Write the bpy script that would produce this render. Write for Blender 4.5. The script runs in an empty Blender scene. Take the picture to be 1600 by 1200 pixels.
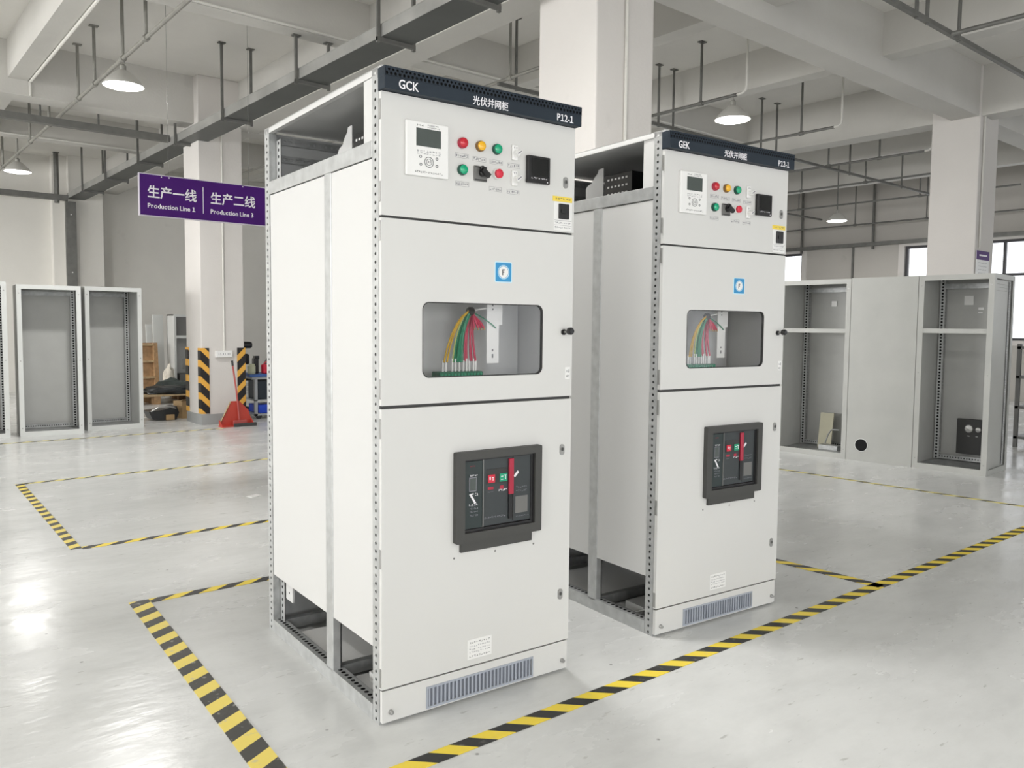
import bpy, bmesh, math, random
from mathutils import Vector, Matrix
PI = math.pi
C = bpy.context.scene.collection
SC = bpy.context.scene

# ------------------------------------------------------------------ camera
cam_d = bpy.data.cameras.new('camera'); cam = bpy.data.objects.new('camera', cam_d); C.objects.link(cam)
cam_d.sensor_width = 36; cam_d.lens = 28.515
cam_d.shift_x = -1.7/1600; cam_d.shift_y = -8.0/1600
cam_d.clip_start = .05; cam_d.clip_end = 200
_R = (0.766856, -0.641749, 0.00948); _U = (0.034292, 0.055718, 0.997857); _F = (0.640902, 0.764888, -0.064735)
cam.matrix_world = Matrix(((_R[0], _U[0], -_F[0], -4.1241), (_R[1], _U[1], -_F[1], -4.0565), (_R[2], _U[2], -_F[2], 1.34545), (0, 0, 0, 1)))
SC.camera = cam
# ------------------------------------------------------------------ world, exposure
w = bpy.data.worlds.new('overcast_sky'); SC.world = w; w.use_nodes = True
bg = w.node_tree.nodes['Background']; bg.inputs[0].default_value = (.93, .96, 1, 1); bg.inputs[1].default_value = 2.2
SC.view_settings.view_transform = 'Standard'; SC.view_settings.look = 'None'
SC.view_settings.exposure = -0.08; SC.view_settings.gamma = 1.0
SC.view_settings.use_curve_mapping = False
SC.cycles.use_denoising = True
SC.cycles.max_bounces = 10; SC.cycles.diffuse_bounces = 6; SC.cycles.glossy_bounces = 4
SC.cycles.sample_clamp_indirect = 6
# ------------------------------------------------------------------ daylight entering at the big windows
def area(name, loc, direction, sx, sy, power, col=(1, 1, 1)):
    l = bpy.data.lights.new(name, 'AREA'); l.shape = 'RECTANGLE'; l.size = sx; l.size_y = sy; l.energy = power; l.color = col
    o = bpy.data.objects.new(name, l); C.objects.link(o); o.location = loc
    o.rotation_euler = Vector(direction).to_track_quat('-Z', 'Y').to_euler(); return o
XL, XR, YF, YB, ZC = -15.5, 13.4, -10.2, 14.0, 4.55      # room
DAY = (1.0, .99, .975)
for yy, pw in ((-6.6, 360), (-1.4, 110), (3.8, 600), (9.0, 800)):
    area('window_daylight', (XL - .25, yy, 2.2), (1, 0, .40), 4.2, 2.5, pw, DAY)
for xx, pw in ((-6.0, 190), (-0.8, 85)):
    area('window_daylight', (xx, YF - .25, 1.7), (0, 1, -.02), 4.2, 2.5, pw, DAY)

# ------------------------------------------------------------------ materials
def node_mat(name):
    m = bpy.data.materials.new(name); m.use_nodes = True
    return m, m.node_tree.nodes, m.node_tree.links, m.node_tree.nodes['Principled BSDF']
def paint(name, col, rough=.5, metal=0.0, var=.04, scale=6.0, bump=0.0, coat=0.0, spec=.5):
    m, N, L, b = node_mat(name)
    b.inputs['Metallic'].default_value = metal
    b.inputs['Specular IOR Level'].default_value = spec
    b.inputs['Coat Weight'].default_value = coat
    tc = N.new('ShaderNodeTexCoord'); no = N.new('ShaderNodeTexNoise'); no.inputs['Scale'].default_value = scale; no.inputs['Detail'].default_value = 4
    L.new(tc.outputs['Object'], no.inputs['Vector'])
    r = N.new('ShaderNodeValToRGB')
    r.color_ramp.elements[0].position = .3; r.color_ramp.elements[1].position = .7
    r.color_ramp.elements[0].color = tuple(max(0, c*(1-var)) for c in col) + (1,)
    r.color_ramp.elements[1].color = tuple(min(1, c*(1+var)) for c in col) + (1,)
    L.new(no.outputs['Fac'], r.inputs['Fac']); L.new(r.outputs['Color'], b.inputs['Base Color'])
    mr = N.new('ShaderNodeMapRange'); mr.inputs['To Min'].default_value = max(0, rough-.05); mr.inputs['To Max'].default_value = min(1, rough+.05)
    L.new(no.outputs['Fac'], mr.inputs['Value']); L.new(mr.outputs['Result'], b.inputs['Roughness'])
    if bump:
        n2 = N.new('ShaderNodeTexNoise'); n2.inputs['Scale'].default_value = scale*14; n2.inputs['Detail'].default_value = 3
        L.new(tc.outputs['Object'], n2.inputs['Vector'])
        bp = N.new('ShaderNodeBump'); bp.inputs['Strength'].default_value = bump; bp.inputs['Distance'].default_value = .01
        L.new(n2.outputs['Fac'], bp.inputs['Height']); L.new(bp.outputs['Normal'], b.inputs['Normal'])
    return m
def emis(name, col, s):
    m, N, L, b = node_mat(name)
    b.inputs['Base Color'].default_value = col + (1,); b.inputs['Emission Color'].default_value = col + (1,); b.inputs['Emission Strength'].default_value = s
    return m
def glass(name, rough=.0, tint=(1, 1, 1)):
    m = bpy.data.materials.new(name); m.use_nodes = True; N = m.node_tree.nodes; L = m.node_tree.links
    N.clear(); o = N.new('ShaderNodeOutputMaterial'); mx = N.new('ShaderNodeMixShader'); t = N.new('ShaderNodeBsdfTransparent'); g = N.new('ShaderNodeBsdfGlossy')
    t.inputs['Color'].default_value = tint + (1,); g.inputs['Roughness'].default_value = rough
    lw = N.new('ShaderNodeLayerWeight'); lw.inputs['Blend'].default_value = .5
    pw = N.new('ShaderNodeMath'); pw.operation = 'POWER'; pw.inputs[1].default_value = 4.5; L.new(lw.outputs['Facing'], pw.inputs[0])
    f = N.new('ShaderNodeMath'); f.operation = 'MULTIPLY_ADD'; f.inputs[1].default_value = .9; f.inputs[2].default_value = .04; L.new(pw.outputs[0], f.inputs[0])
    L.new(f.outputs[0], mx.inputs[0]); L.new(t.outputs[0], mx.inputs[1]); L.new(g.outputs[0], mx.inputs[2]); L.new(mx.outputs[0], o.inputs[0])
    return m
def stripes(name, a, b_, period=.155, ax=(1, 1, 0), duty=.5, rough=.55, wear=.0):
    m, N, L, b = node_mat(name)
    tc = N.new('ShaderNodeTexCoord'); d = N.new('ShaderNodeVectorMath'); d.operation = 'DOT_PRODUCT'
    d.inputs[1].default_value = ax; L.new(tc.outputs['Object'], d.inputs[0])
    dv = N.new('ShaderNodeMath'); dv.operation = 'DIVIDE'; dv.inputs[1].default_value = period; L.new(d.outputs['Value'], dv.inputs[0])
    fr = N.new('ShaderNodeMath'); fr.operation = 'FRACT'; L.new(dv.outputs[0], fr.inputs[0])
    lt = N.new('ShaderNodeMath'); lt.operation = 'LESS_THAN'; lt.inputs[1].default_value = duty; L.new(fr.outputs[0], lt.inputs[0])
    mx = N.new('ShaderNodeMix'); mx.data_type = 'RGBA'; mx.inputs[6].default_value = b_ + (1,); mx.inputs[7].default_value = a + (1,)
    L.new(lt.outputs[0], mx.inputs[0])
    no = N.new('ShaderNodeTexNoise'); no.inputs['Scale'].default_value = 30; no.inputs['Detail'].default_value = 6; L.new(tc.outputs['Object'], no.inputs['Vector'])
    rp = N.new('ShaderNodeValToRGB'); rp.color_ramp.elements[0].position = .60; rp.color_ramp.elements[1].position = .8
    L.new(no.outputs['Fac'], rp.inputs['Fac'])
    ml = N.new('ShaderNodeMath'); ml.operation = 'MULTIPLY'; ml.inputs[1].default_value = wear; L.new(rp.outputs['Color'], ml.inputs[0])
    m2 = N.new('ShaderNodeMix'); m2.data_type = 'RGBA'; m2.inputs[7].default_value = (.45, .44, .4, 1)
    L.new(ml.outputs[0], m2.inputs[0]); L.new(mx.outputs[2], m2.inputs[6])
    L.new(m2.outputs[2], b.inputs['Base Color']); b.inputs['Roughness'].default_value = rough
    return m

def plaster(name, col, stain=.1):
    m, N, L, b = node_mat(name)
    tc = N.new('ShaderNodeTexCoord'); n1 = N.new('ShaderNodeTexNoise'); n1.inputs['Scale'].default_value = .8; n1.inputs['Detail'].default_value = 6; n1.inputs['Roughness'].default_value = .6
    L.new(tc.outputs['Object'], n1.inputs['Vector'])
    r = N.new('ShaderNodeValToRGB'); r.color_ramp.elements[0].position = .3; r.color_ramp.elements[1].position = .65
    r.color_ramp.elements[0].color = tuple(c*(1-stain) for c in col) + (1,); r.color_ramp.elements[1].color = col + (1,)
    L.new(n1.outputs['Fac'], r.inputs['Fac'])
    n2 = N.new('ShaderNodeTexNoise'); n2.inputs['Scale'].default_value = 3.1; n2.inputs['Detail'].default_value = 8; L.new(tc.outputs['Object'], n2.inputs['Vector'])
    r2 = N.new('ShaderNodeValToRGB'); r2.color_ramp.elements[0].position = .68; r2.color_ramp.elements[1].position = .8
    r2.color_ramp.elements[0].color = (0, 0, 0, 1); r2.color_ramp.elements[1].color = (.35, .35, .35, 1)
    L.new(n2.outputs['Fac'], r2.inputs['Fac'])
    mx = N.new('ShaderNodeMix'); mx.data_type = 'RGBA'; mx.inputs[7].default_value = tuple(c*.72 for c in col) + (1,)
    L.new(r2.outputs['Color'], mx.inputs[0]); L.new(r.outputs['Color'], mx.inputs[6]); L.new(mx.outputs[2], b.inputs['Base Color'])
    b.inputs['Roughness'].default_value = .9; b.inputs['Specular IOR Level'].default_value = .2
    n3 = N.new('ShaderNodeTexNoise'); n3.inputs['Scale'].default_value = 40; L.new(tc.outputs['Object'], n3.inputs['Vector'])
    bp = N.new('ShaderNodeBump'); bp.inputs['Strength'].default_value = .12; bp.inputs['Distance'].default_value = .01
    L.new(n3.outputs['Fac'], bp.inputs['Height']); L.new(bp.outputs['Normal'], b.inputs['Normal'])
    return m

def floor_mat():
    m, N, L, b = node_mat('epoxy_floor')
    tc = N.new('ShaderNodeTexCoord')
    def noise(scale, detail, vec=None, rough=.55, stretch=None):
        n = N.new('ShaderNodeTexNoise'); n.inputs['Scale'].default_value = scale; n.inputs['Detail'].default_value = detail; n.inputs['Roughness'].default_value = rough
        if stretch:
            mp = N.new('ShaderNodeMapping'); mp.inputs['Scale'].default_value = stretch; mp.inputs['Rotation'].default_value = (0, 0, .35)
            L.new(tc.outputs['Object'], mp.inputs['Vector']); L.new(mp.outputs[0], n.inputs['Vector'])
        else: L.new(tc.outputs['Object'], n.inputs['Vector'])
        return n
    def ramp(src, p0, c0, p1, c1):
        r = N.new('ShaderNodeValToRGB'); r.color_ramp.elements[0].position = p0; r.color_ramp.elements[1].position = p1
        r.color_ramp.elements[0].color = c0; r.color_ramp.elements[1].color = c1; L.new(src, r.inputs['Fac']); return r
    base = ramp(noise(.55, 5).outputs['Fac'], .3, (.61, .618, .610, 1), .7, (.69, .697, .687, 1))
    # trowel clouds
    cl = ramp(noise(2.6, 7, rough=.65, stretch=(1, 2.4, 1)).outputs['Fac'], .45, (1, 1, 1, 1), .72, (.90, .90, .90, 1))
    mx = N.new('ShaderNodeMix'); mx.data_type = 'RGBA'; mx.blend_type = 'MULTIPLY'; mx.inputs[0].default_value = 1
    L.new(base.outputs['Color'], mx.inputs[6]); L.new(cl.outputs['Color'], mx.inputs[7])
    # pale worn spots
    wp = ramp(noise(1.3, 8, rough=.7).outputs['Fac'], .56, (0, 0, 0, 1), .84, (.45, .45, .45, 1))
    m2 = N.new('ShaderNodeMix'); m2.data_type = 'RGBA'; m2.inputs[7].default_value = (.80, .805, .79, 1)
    L.new(wp.outputs['Color'], m2.inputs[0]); L.new(mx.outputs[2], m2.inputs[6])
    # dark scuffs and specks
    sc = ramp(noise(11, 3, stretch=(1, 3.2, 1), rough=.5).outputs['Fac'], .675, (0, 0, 0, 1), .73, (.6, .6, .6, 1))
    m3 = N.new('ShaderNodeMix'); m3.data_type = 'RGBA'; m3.inputs[7].default_value = (.36, .36, .34, 1)
    L.new(sc.outputs['Color'], m3.inputs[0]); L.new(m2.outputs[2], m3.inputs[6])
    vo = N.new('ShaderNodeTexVoronoi'); vo.inputs['Scale'].default_value = 5.2; L.new(tc.outputs['Object'], vo.inputs['Vector'])
    sp = ramp(vo.outputs['Distance'], .022, (.8, .8, .8, 1), .045, (0, 0, 0, 1))
    m4 = N.new('ShaderNodeMix'); m4.data_type = 'RGBA'; m4.inputs[7].default_value = (.2, .2, .19, 1)
    L.new(sp.outputs['Color'], m4.inputs[0]); L.new(m3.outputs[2], m4.inputs[6])
    # fine scratches
    s2 = ramp(noise(16, 2, stretch=(1, 9, 1), rough=.4).outputs['Fac'], .73, (0, 0, 0, 1), .76, (.5, .5, .5, 1))
    m5 = N.new('ShaderNodeMix'); m5.data_type = 'RGBA'; m5.inputs[7].default_value = (.33, .33, .32, 1)
    L.new(s2.outputs['Color'], m5.inputs[0]); L.new(m4.outputs[2], m5.inputs[6]); m4 = m5
    L.new(m4.outputs[2], b.inputs['Base Color'])
    rr = ramp(noise(1.7, 6, stretch=(1, 2, 1)).outputs['Fac'], .35, (.17, .17, .17, 1), .7, (.32, .32, .32, 1))
    L.new(rr.outputs['Color'], b.inputs['Roughness'])
    b.inputs['Specular IOR Level'].default_value = .36
    bn = noise(7, 4, stretch=(1, 2, 1)); bp = N.new('ShaderNodeBump'); bp.inputs['Strength'].default_value = .10; bp.inputs['Distance'].default_value = .02
    L.new(bn.outputs['Fac'], bp.inputs['Height']); L.new(bp.outputs['Normal'], b.inputs['Normal'])
    return m

M = dict(
    floor=floor_mat(),
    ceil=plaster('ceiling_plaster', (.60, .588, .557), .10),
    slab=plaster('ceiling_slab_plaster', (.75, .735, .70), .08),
    wall=plaster('wall_plaster', (.74, .725, .685), .08),
    wallr=plaster('wall_plaster_beige', (.50, .48, .45), .06),
    colm=plaster('column_plaster', (.68, .655, .63), .06),
    base=paint('grey_skirting', (.33, .34, .34), .5),
    door=paint('door_powdercoat', (.65, .65, .637), .42, var=.012, scale=1.5),
    panel=paint('side_panel_white', (.63, .63, .623), .40, var=.012, scale=1.2),
    galv=paint('galvanised_steel', (.50, .51, .51), .42, .45, var=.12, scale=22),
    galvd=paint('galvanised_inner', (.42, .43, .43), .5, .6, var=.2, scale=22),
    inner=paint('interior_sheet', (.52, .53, .53), .5, .15, var=.03),
    inner2=paint('mounting_sheet', (.74, .75, .75), .38, .1, var=.03),
    darkgap=paint('rubber_and_gap_shade', (.05, .05, .05), .8),  # dark rubber, also for strips standing in for shade between doors
    header=paint('header_navy', (.020, .029, .041), .5, var=.1, spec=.25),
    hole=paint('perforation_shade', (.004, .004, .005), .9),  # near-black backing stands in for the shade inside holes
    white=paint('white_plastic', (.82, .82, .81), .35, var=.01),
    ink=paint('dark_ink', (.09, .09, .10), .6),
    inkg=paint('grey_ink', (.21, .21, .24), .6),
    lcd=paint('lcd_grey', (.075, .09, .085), .18, spec=.6),
    red=paint('red_lens', (.52, .01, .025), .22, coat=.4),
    yellow=paint('yellow_lens', (.85, .46, .02), .22, coat=.4),
    green=paint('green_lens', (.0, .36, .18), .22, coat=.4),
    bezel=paint('dark_bezel', (.03, .03, .03), .35),
    gbez=paint('green_bezel', (.0, .07, .045), .35),
    ygold=paint('brown_bezel', (.22, .12, .03), .35),
    black=paint('black_plastic', (.012, .012, .013), .3),
    screen=paint('black_screen', (.006, .007, .008), .12, spec=.7),
    sgrey=paint('switch_plate_grey', (.16, .16, .155), .45),
    lock=paint('lock_zinc', (.36, .36, .35), .35, .6),
    ylabel=paint('yellow_label', (.86, .66, .09), .5),
    blue=paint('blue_sticker', (.03, .27, .55), .4),
    lblue=paint('pale_blue_border', (.55, .78, .88), .5),
    grille=paint('grille_blue_grey', (.36, .39, .45), .5),
    grilled=paint('grille_slot', (.19, .205, .245), .7),
    brk=paint('breaker_frame_grey', (.055, .055, .052), .5),
    brkface=paint('breaker_face', (.035, .042, .045), .4),
    brkl=paint('breaker_face_green_black', (.02, .032, .032), .35),
    lever=paint('crimson_lever', (.40, .02, .05), .35),
    redb=paint('red_button', (.62, .02, .05), .4),
    greenb=paint('green_button', (.01, .33, .18), .4),
    wyel=paint('yellow_wire', (.62, .38, .02), .4), wgrn=paint('green_wire', (.0, .22, .11), .4), wred=paint('red_wire', (.50, .01, .07), .4),
    wlime=paint('lime_wire', (.52, .58, .2), .4),
    tgrn=paint('green_terminal', (.0, .16, .08), .45, var=.3, scale=60),
    steel=paint('grey_steel_tube', (.16, .16, .15), .5, .3, var=.15, scale=9),
    steell=paint('light_steel_tube', (.30, .295, .27), .5, .3, var=.12, scale=9),
    tray=paint('tray_side_lit', (.44, .44, .425), .42, .55, var=.15, scale=3),  # lighter copy, light on the tray sides put into the colour
    trayd=paint('tray_bottom_shaded', (.11, .115, .11), .5, .4, var=.12, scale=3),  # darker copy, shade under the tray put into the colour
    cable=paint('conduit_white', (.66, .65, .61), .5),
    shade=paint('lamp_enamel', (.62, .61, .58), .35, .3),
    lampglow=emis('lamp_glow', (1.0, .99, .95), 14.0),
    purple=paint('purple_sign', (.062, .008, .155), .45, var=.08, scale=2, spec=.2),
    signedge=paint('sign_edge', (.62, .58, .66), .4),
    letters=paint('white_letters', (.88, .86, .90), .5),
    encl=paint('enclosure_grey_white', (.63, .645, .63), .4, var=.02),
    enclr=paint('enclosure_grey', (.45, .455, .435), .42, var=.05, scale=3),
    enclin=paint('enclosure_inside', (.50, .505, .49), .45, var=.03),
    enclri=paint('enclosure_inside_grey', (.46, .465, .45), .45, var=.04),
    wood=paint('raw_wood', (.40, .25, .13), .8, var=.25, scale=14),
    wood2=paint('pale_wood', (.45, .33, .19), .8, var=.2, scale=14),
    card=paint('cardboard', (.36, .24, .12), .85, var=.12),
    bagk=paint('black_plastic_sheet', (.02, .024, .026), .35, var=.4, scale=10, bump=.3),
    bagw=paint('white_sack', (.66, .62, .54), .7, var=.1, bump=.3),
    redp=paint('red_plastic', (.50, .055, .035), .42, var=.08),
    orange=paint('pink_red_handle', (.42, .09, .08), .45),
    bluep=paint('blue_plastic', (.01, .06, .55), .4),
    blueb=paint('blue_worktop', (.04, .12, .38), .45),
    trol=paint('trolley_grey', (.40, .42, .44), .4),
    bin_=paint('dark_navy_bin', (.012, .02, .03), .45),
    jar=paint('cream_jar', (.60, .62, .44), .4),
    foam=paint('cream_board', (.52, .50, .38), .7),
    alu=paint('window_frame_alu', (.42, .41, .39), .4, .4),
    aludark=paint('window_mullion_dark', (.04, .04, .045), .5),
    pane=glass('window_glass'), pane2=glass('acrylic_pane', .05),
    tape1=stripes('hazard_tape_floor', (.024, .024, .023), (.86, .66, .055), .175, (1, -1.4, 0), .5, wear=.3),
    tape2=stripes('hazard_tape_floor_worn', (.045, .043, .037), (.80, .64, .13), .150, (1, .62, 0), .5, wear=1),
    tape3=stripes('hazard_tape_floor_far', (.07, .07, .055), (.74, .66, .26), .165, (1, -1.4, 0), .42, wear=1),
    tape1b=stripes('hazard_tape_floor_right', (.022, .022, .021), (.86, .66, .055), .155, (1, 1, 0), .5, wear=.3),
    hz1=stripes('column_hazard_left', (.75, .40, .06), (.012, .01, .01), .215, (-1, 0, -1), .42),
    hz2=stripes('column_hazard_right', (.75, .40, .06), (.012, .01, .01), .215, (1, 0, -1), .42),
)

# ------------------------------------------------------------------ mesh builder
class MB:
    def __init__(s): s.v = []; s.f = []; s.m = []; s.cur = 0
    def add(s, vs, fs, m=None):
        o = len(s.v); s.v += [tuple(p) for p in vs]; s.f += [tuple(i+o for i in f) for f in fs]; s.m += [s.cur if m is None else m]*len(fs); return s
    def box(s, x0, x1, y0, y1, z0, z1, m=None, b=0):
        if x1 < x0: x0, x1 = x1, x0
        if y1 < y0: y0, y1 = y1, y0
        if z1 < z0: z0, z1 = z1, z0
        if b > 0:
            bm = bmesh.new(); bmesh.ops.create_cube(bm, size=1)
            for v in bm.verts: v.co = Vector((x0+(v.co.x+.5)*(x1-x0), y0+(v.co.y+.5)*(y1-y0), z0+(v.co.z+.5)*(z1-z0)))
            bmesh.ops.bevel(bm, geom=list(bm.edges), offset=b, segments=2, affect='EDGES', profile=.5)
            bm.verts.index_update(); s.add([v.co for v in bm.verts], [[v.index for v in f.verts] for f in bm.faces], m); bm.free(); return s
        return s.add([(x0,y0,z0),(x1,y0,z0),(x1,y1,z0),(x0,y1,z0),(x0,y0,z1),(x1,y0,z1),(x1,y1,z1),(x0,y1,z1)],
                     [(0,3,2,1),(4,5,6,7),(0,1,5,4),(1,2,6,5),(2,3,7,6),(3,0,4,7)], m)
    def obox(s, c, ux, uy, uz, m=None):          # oriented box: centre, half vectors
        c = Vector(c); ux = Vector(ux); uy = Vector(uy); uz = Vector(uz)
        P = [c+a*ux+b*uy+d*uz for d in (-1, 1) for a, b in ((-1,-1),(1,-1),(1,1),(-1,1))]
        return s.add(P, [(0,3,2,1),(4,5,6,7),(0,1,5,4),(1,2,6,5),(2,3,7,6),(3,0,4,7)], m)
    def tube(s, pts, r, n=8, m=None, r2=None, cap=True):
        pts = [Vector(p) for p in pts]; k = len(pts); rings = []
        up = None; vs = []; fs = []
        for i, p in enumerate(pts):
            d = (pts[min(i+1, k-1)] - pts[max(i-1, 0)]).normalized()
            if up is None: up = Vector((0,0,1)) if abs(d.z) < .9 else Vector((1,0,0))
            a = d.cross(up).normalized(); up = a.cross(d).normalized()
            rr = r if r2 is None else r + (r2-r)*i/(k-1)
            for j in range(n):
                t = 2*PI*j/n; vs.append(p + a*math.cos(t)*rr + up*math.sin(t)*rr)
        for i in range(k-1):
            for j in range(n):
                a0 = i*n+j; a1 = i*n+(j+1)%n; fs.append((a0, a1, a1+n, a0+n))
        if cap: fs.append(tuple(reversed(range(n)))); fs.append(tuple(range((k-1)*n, k*n)))
        return s.add(vs, fs, m)
    def lathe(s, prof, c=(0,0,0), axis='z', n=24, m=None, cap=True):   # prof: (r, h)
        vs = []; fs = []; c = Vector(c)
        for r, h in prof:
            for j in range(n):
                t = 2*PI*j/n; a, b = r*math.cos(t), r*math.sin(t)
                vs.append(c + (Vector((a, b, h)) if axis == 'z' else Vector((a, h, b)) if axis == 'y' else Vector((h, a, b))))
        for i in range(len(prof)-1):
            for j in range(n):
                a0 = i*n+j; a1 = i*n+(j+1)%n; fs.append((a0, a1, a1+n, a0+n))
        if cap: fs.append(tuple(reversed(range(n)))); fs.append(tuple(range((len(prof)-1)*n, len(prof)*n)))
        return s.add(vs, fs, m)
    def perf(s, o, u, v, length, width, pitch=.025, r=.005, m=None, t=None, wid=None):
        """strip along u with a row of octagonal holes; u, v unit vectors"""
        o = Vector(o); u = Vector(u); v = Vector(v); n = max(1, int(round(length/pitch))); p = length/n
        for i in range(n):
            a = i*p; b = a+p; cx = a+p/2; cy = width/2
            out = [(a,0),(cx,0),(b,0),(b,cy),(b,width),(cx,width),(a,width),(a,cy)]
            inn = [(cx+r*math.cos(t_), cy+r*math.sin(t_)) for t_ in [math.radians(d) for d in (225,270,315,0,45,90,135,180)]]
            P = [o+u*x+v*y for x, y in out+inn]
            s.add(P, [(k, (k+1) % 8, 8+(k+1) % 8, 8+k) for k in range(8)], m)
        return s
    def plate(s, outer, holes, h0, h1, plane='xz', m=None):
        """flat plate with holes, loops in 2D (a,b); thickness between h0 and h1 along the third axis"""
        bm = bmesh.new(); E = []
        for lp in [outer]+holes:
            vv = [bm.verts.new((a, b, 0)) for a, b in lp]
            for i in range(len(vv)): E.append(bm.edges.new((vv[i], vv[(i+1) % len(vv)])))
        bmesh.ops.triangle_fill(bm, edges=E, use_beauty=True)
        bm.verts.index_update(); bm.faces.ensure_lookup_table()
        f2 = [[v.index for v in f.verts] for f in bm.faces]; n = len(bm.verts); co = [(v.co.x, v.co.y) for v in bm.verts]
        ed = [(e.verts[0].index, e.verts[1].index) for e in E]; bm.free()
        def P(a, b, h): return (a, h, b) if plane == 'xz' else (h, a, b) if plane == 'yz' else (a, b, h)
        vs = [P(a, b, h0) for a, b in co] + [P(a, b, h1) for a, b in co]
        fs = [tuple(f) for f in f2] + [tuple(reversed([i+n for i in f])) for f in f2] + [(a, b, b+n, a+n) for a, b in ed]
        return s.add(vs, fs, m)
    def build(s, name, mats, parent=None, loc=(0,0,0), rot=(0,0,0), smooth=False, label=None):
        me = bpy.data.meshes.new(name); me.from_pydata(s.v, [], s.f)
        if not isinstance(mats, (list, tuple)): mats = [mats]
        for m in mats: me.materials.append(m)
        me.polygons.foreach_set('material_index', [min(i, len(mats)-1) for i in s.m])
        bm = bmesh.new(); bm.from_mesh(me); bmesh.ops.recalc_face_normals(bm, faces=bm.faces); bm.to_mesh(me); bm.free()
        if smooth:
            me.polygons.foreach_set('use_smooth', [True]*len(me.polygons))
            try: me.set_sharp_from_angle(angle=math.radians(35))
            except Exception: pass
        me.update()
        o = bpy.data.objects.new(name, me); C.objects.link(o); o.parent = parent; o.location = loc; o.rotation_euler = rot
        if label: o['label'] = label
        return o
def thing(name, label, cat, loc=(0,0,0), rz=0, group=None, rot=None):
    o = bpy.data.objects.new(name, None); C.objects.link(o); o.location = loc; o.rotation_euler = rot or (0, 0, rz)
    o.empty_display_size = .1; return tag(o, label, cat, group)
def tag(o, label, cat, group=None):
    o['label'] = label; o['category'] = cat
    if group: o['group'] = group
    return o
def struct(o): o['kind'] = 'structure'; return o
def copy_tree(o, parent=None):
    c = o.copy(); C.objects.link(c); c.parent = parent
    for ch in list(o.children): copy_tree(ch, c)
    return c
def rrect(x0, x1, z0, z1, r, n=6):
    P = []
    for cx, cz, a0 in ((x1-r, z0+r, -90), (x1-r, z1-r, 0), (x0+r, z1-r, 90), (x0+r, z0+r, 180)):
        for k in range(n+1):
            a = math.radians(a0+90*k/n); P.append((cx+r*math.cos(a), cz+r*math.sin(a)))
    return P
def rect(x0, x1, z0, z1): return [(x0, z0), (x1, z0), (x1, z1), (x0, z1)]
def circ(cx, cz, r, n=24): return [(cx+r*math.cos(2*PI*k/n), cz+r*math.sin(2*PI*k/n)) for k in range(n)]
def text(name, s, size, mat, parent, loc, rot=(PI/2, 0, 0), align='LEFT', sx=1.0, ext=.0006, bold=0.0):
    cu = bpy.data.curves.new(name, 'FONT'); cu.body = s; cu.size = size; cu.align_x = align; cu.align_y = 'BOTTOM_BASELINE'; cu.extrude = ext; cu.offset = bold; cu.resolution_u = 3
    t = bpy.data.objects.new(name, cu); C.objects.link(t)
    dg = bpy.context.evaluated_depsgraph_get(); me = bpy.data.meshes.new_from_object(t.evaluated_get(dg))
    bpy.data.objects.remove(t); bpy.data.curves.remove(cu)
    me.name = name; me.materials.clear(); me.materials.append(mat)
    me.transform(Matrix.Diagonal((sx, 1, 1, 1)))
    o = bpy.data.objects.new(name, me); C.objects.link(o); o.parent = parent; o.location = loc; o.rotation_euler = rot
    return o
def text_seq(name, s, size, mat, parent, loc, align='LEFT', sx=1.0, bold=0.0, gap=.075):
    """one mesh, set letter by letter so that the figure 1 gets its flag"""
    x = 0.0; V = []; F = []
    for ch in s:
        if ch == ' ': x += size*.26; continue
        t = text(name, '\uff11' if ch == '1' else ch, size*(.92 if ch == '1' else 1), mat, None, (0, 0, 0), sx=1, bold=bold); me = t.data
        xs = [v.co.x for v in me.vertices]; x0, x1 = min(xs), max(xs); o = len(V)
        V += [(v.co.x-x0+x, v.co.y, v.co.z) for v in me.vertices]; F += [tuple(i+o for i in p.vertices) for p in me.polygons]
        x += x1-x0+size*gap; bpy.data.objects.remove(t); bpy.data.meshes.remove(me)
    x -= size*gap; dx = {'LEFT': 0, 'CENTER': -x/2, 'RIGHT': -x}[align]
    me = bpy.data.meshes.new(name); me.from_pydata([((a+dx)*sx, b_, c_) for a, b_, c_ in V], [], F); me.materials.append(mat)
    o = bpy.data.objects.new(name, me); C.objects.link(o); o.parent = parent; o.location = loc; o.rotation_euler = (PI/2, 0, 0)
    return o
def scribble(mb, x0, x1, z0, z1, y, n, seed, m=None, frame=False):
    """blurred, unreadable print: small strokes standing on a face looking towards -y"""
    R = random.Random(seed); w_ = (x1-x0)/n; h = z1-z0
    for i in range(n):
        a = x0+i*w_+w_*.12; b = a+w_*.7; t = max(.0007, h*.13)
        for k in range(R.choice((2, 3))):
            if R.random() < .5:
                zz = z0+R.random()*(h-t); mb.box(a, b, y-.0005, y, zz, zz+t, m)
            else:
                xx = a+R.random()*(b-a-t); mb.box(xx, xx+t, y-.0005, y, z0+R.random()*h*.3, z1-R.random()*h*.3, m)
    if frame:
        t = .0006
        mb.box(x0-.002, x1+.002, y-.0005, y, z0-.003, z0-.003+t, m); mb.box(x0-.002, x1+.002, y-.0005, y, z1+.002, z1+.002+t, m)
        mb.box(x0-.002, x0-.002+t, y-.0005, y, z0-.003, z1+.002, m); mb.box(x1+.002-t, x1+.002, y-.0005, y, z0-.003, z1+.002, m)

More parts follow.
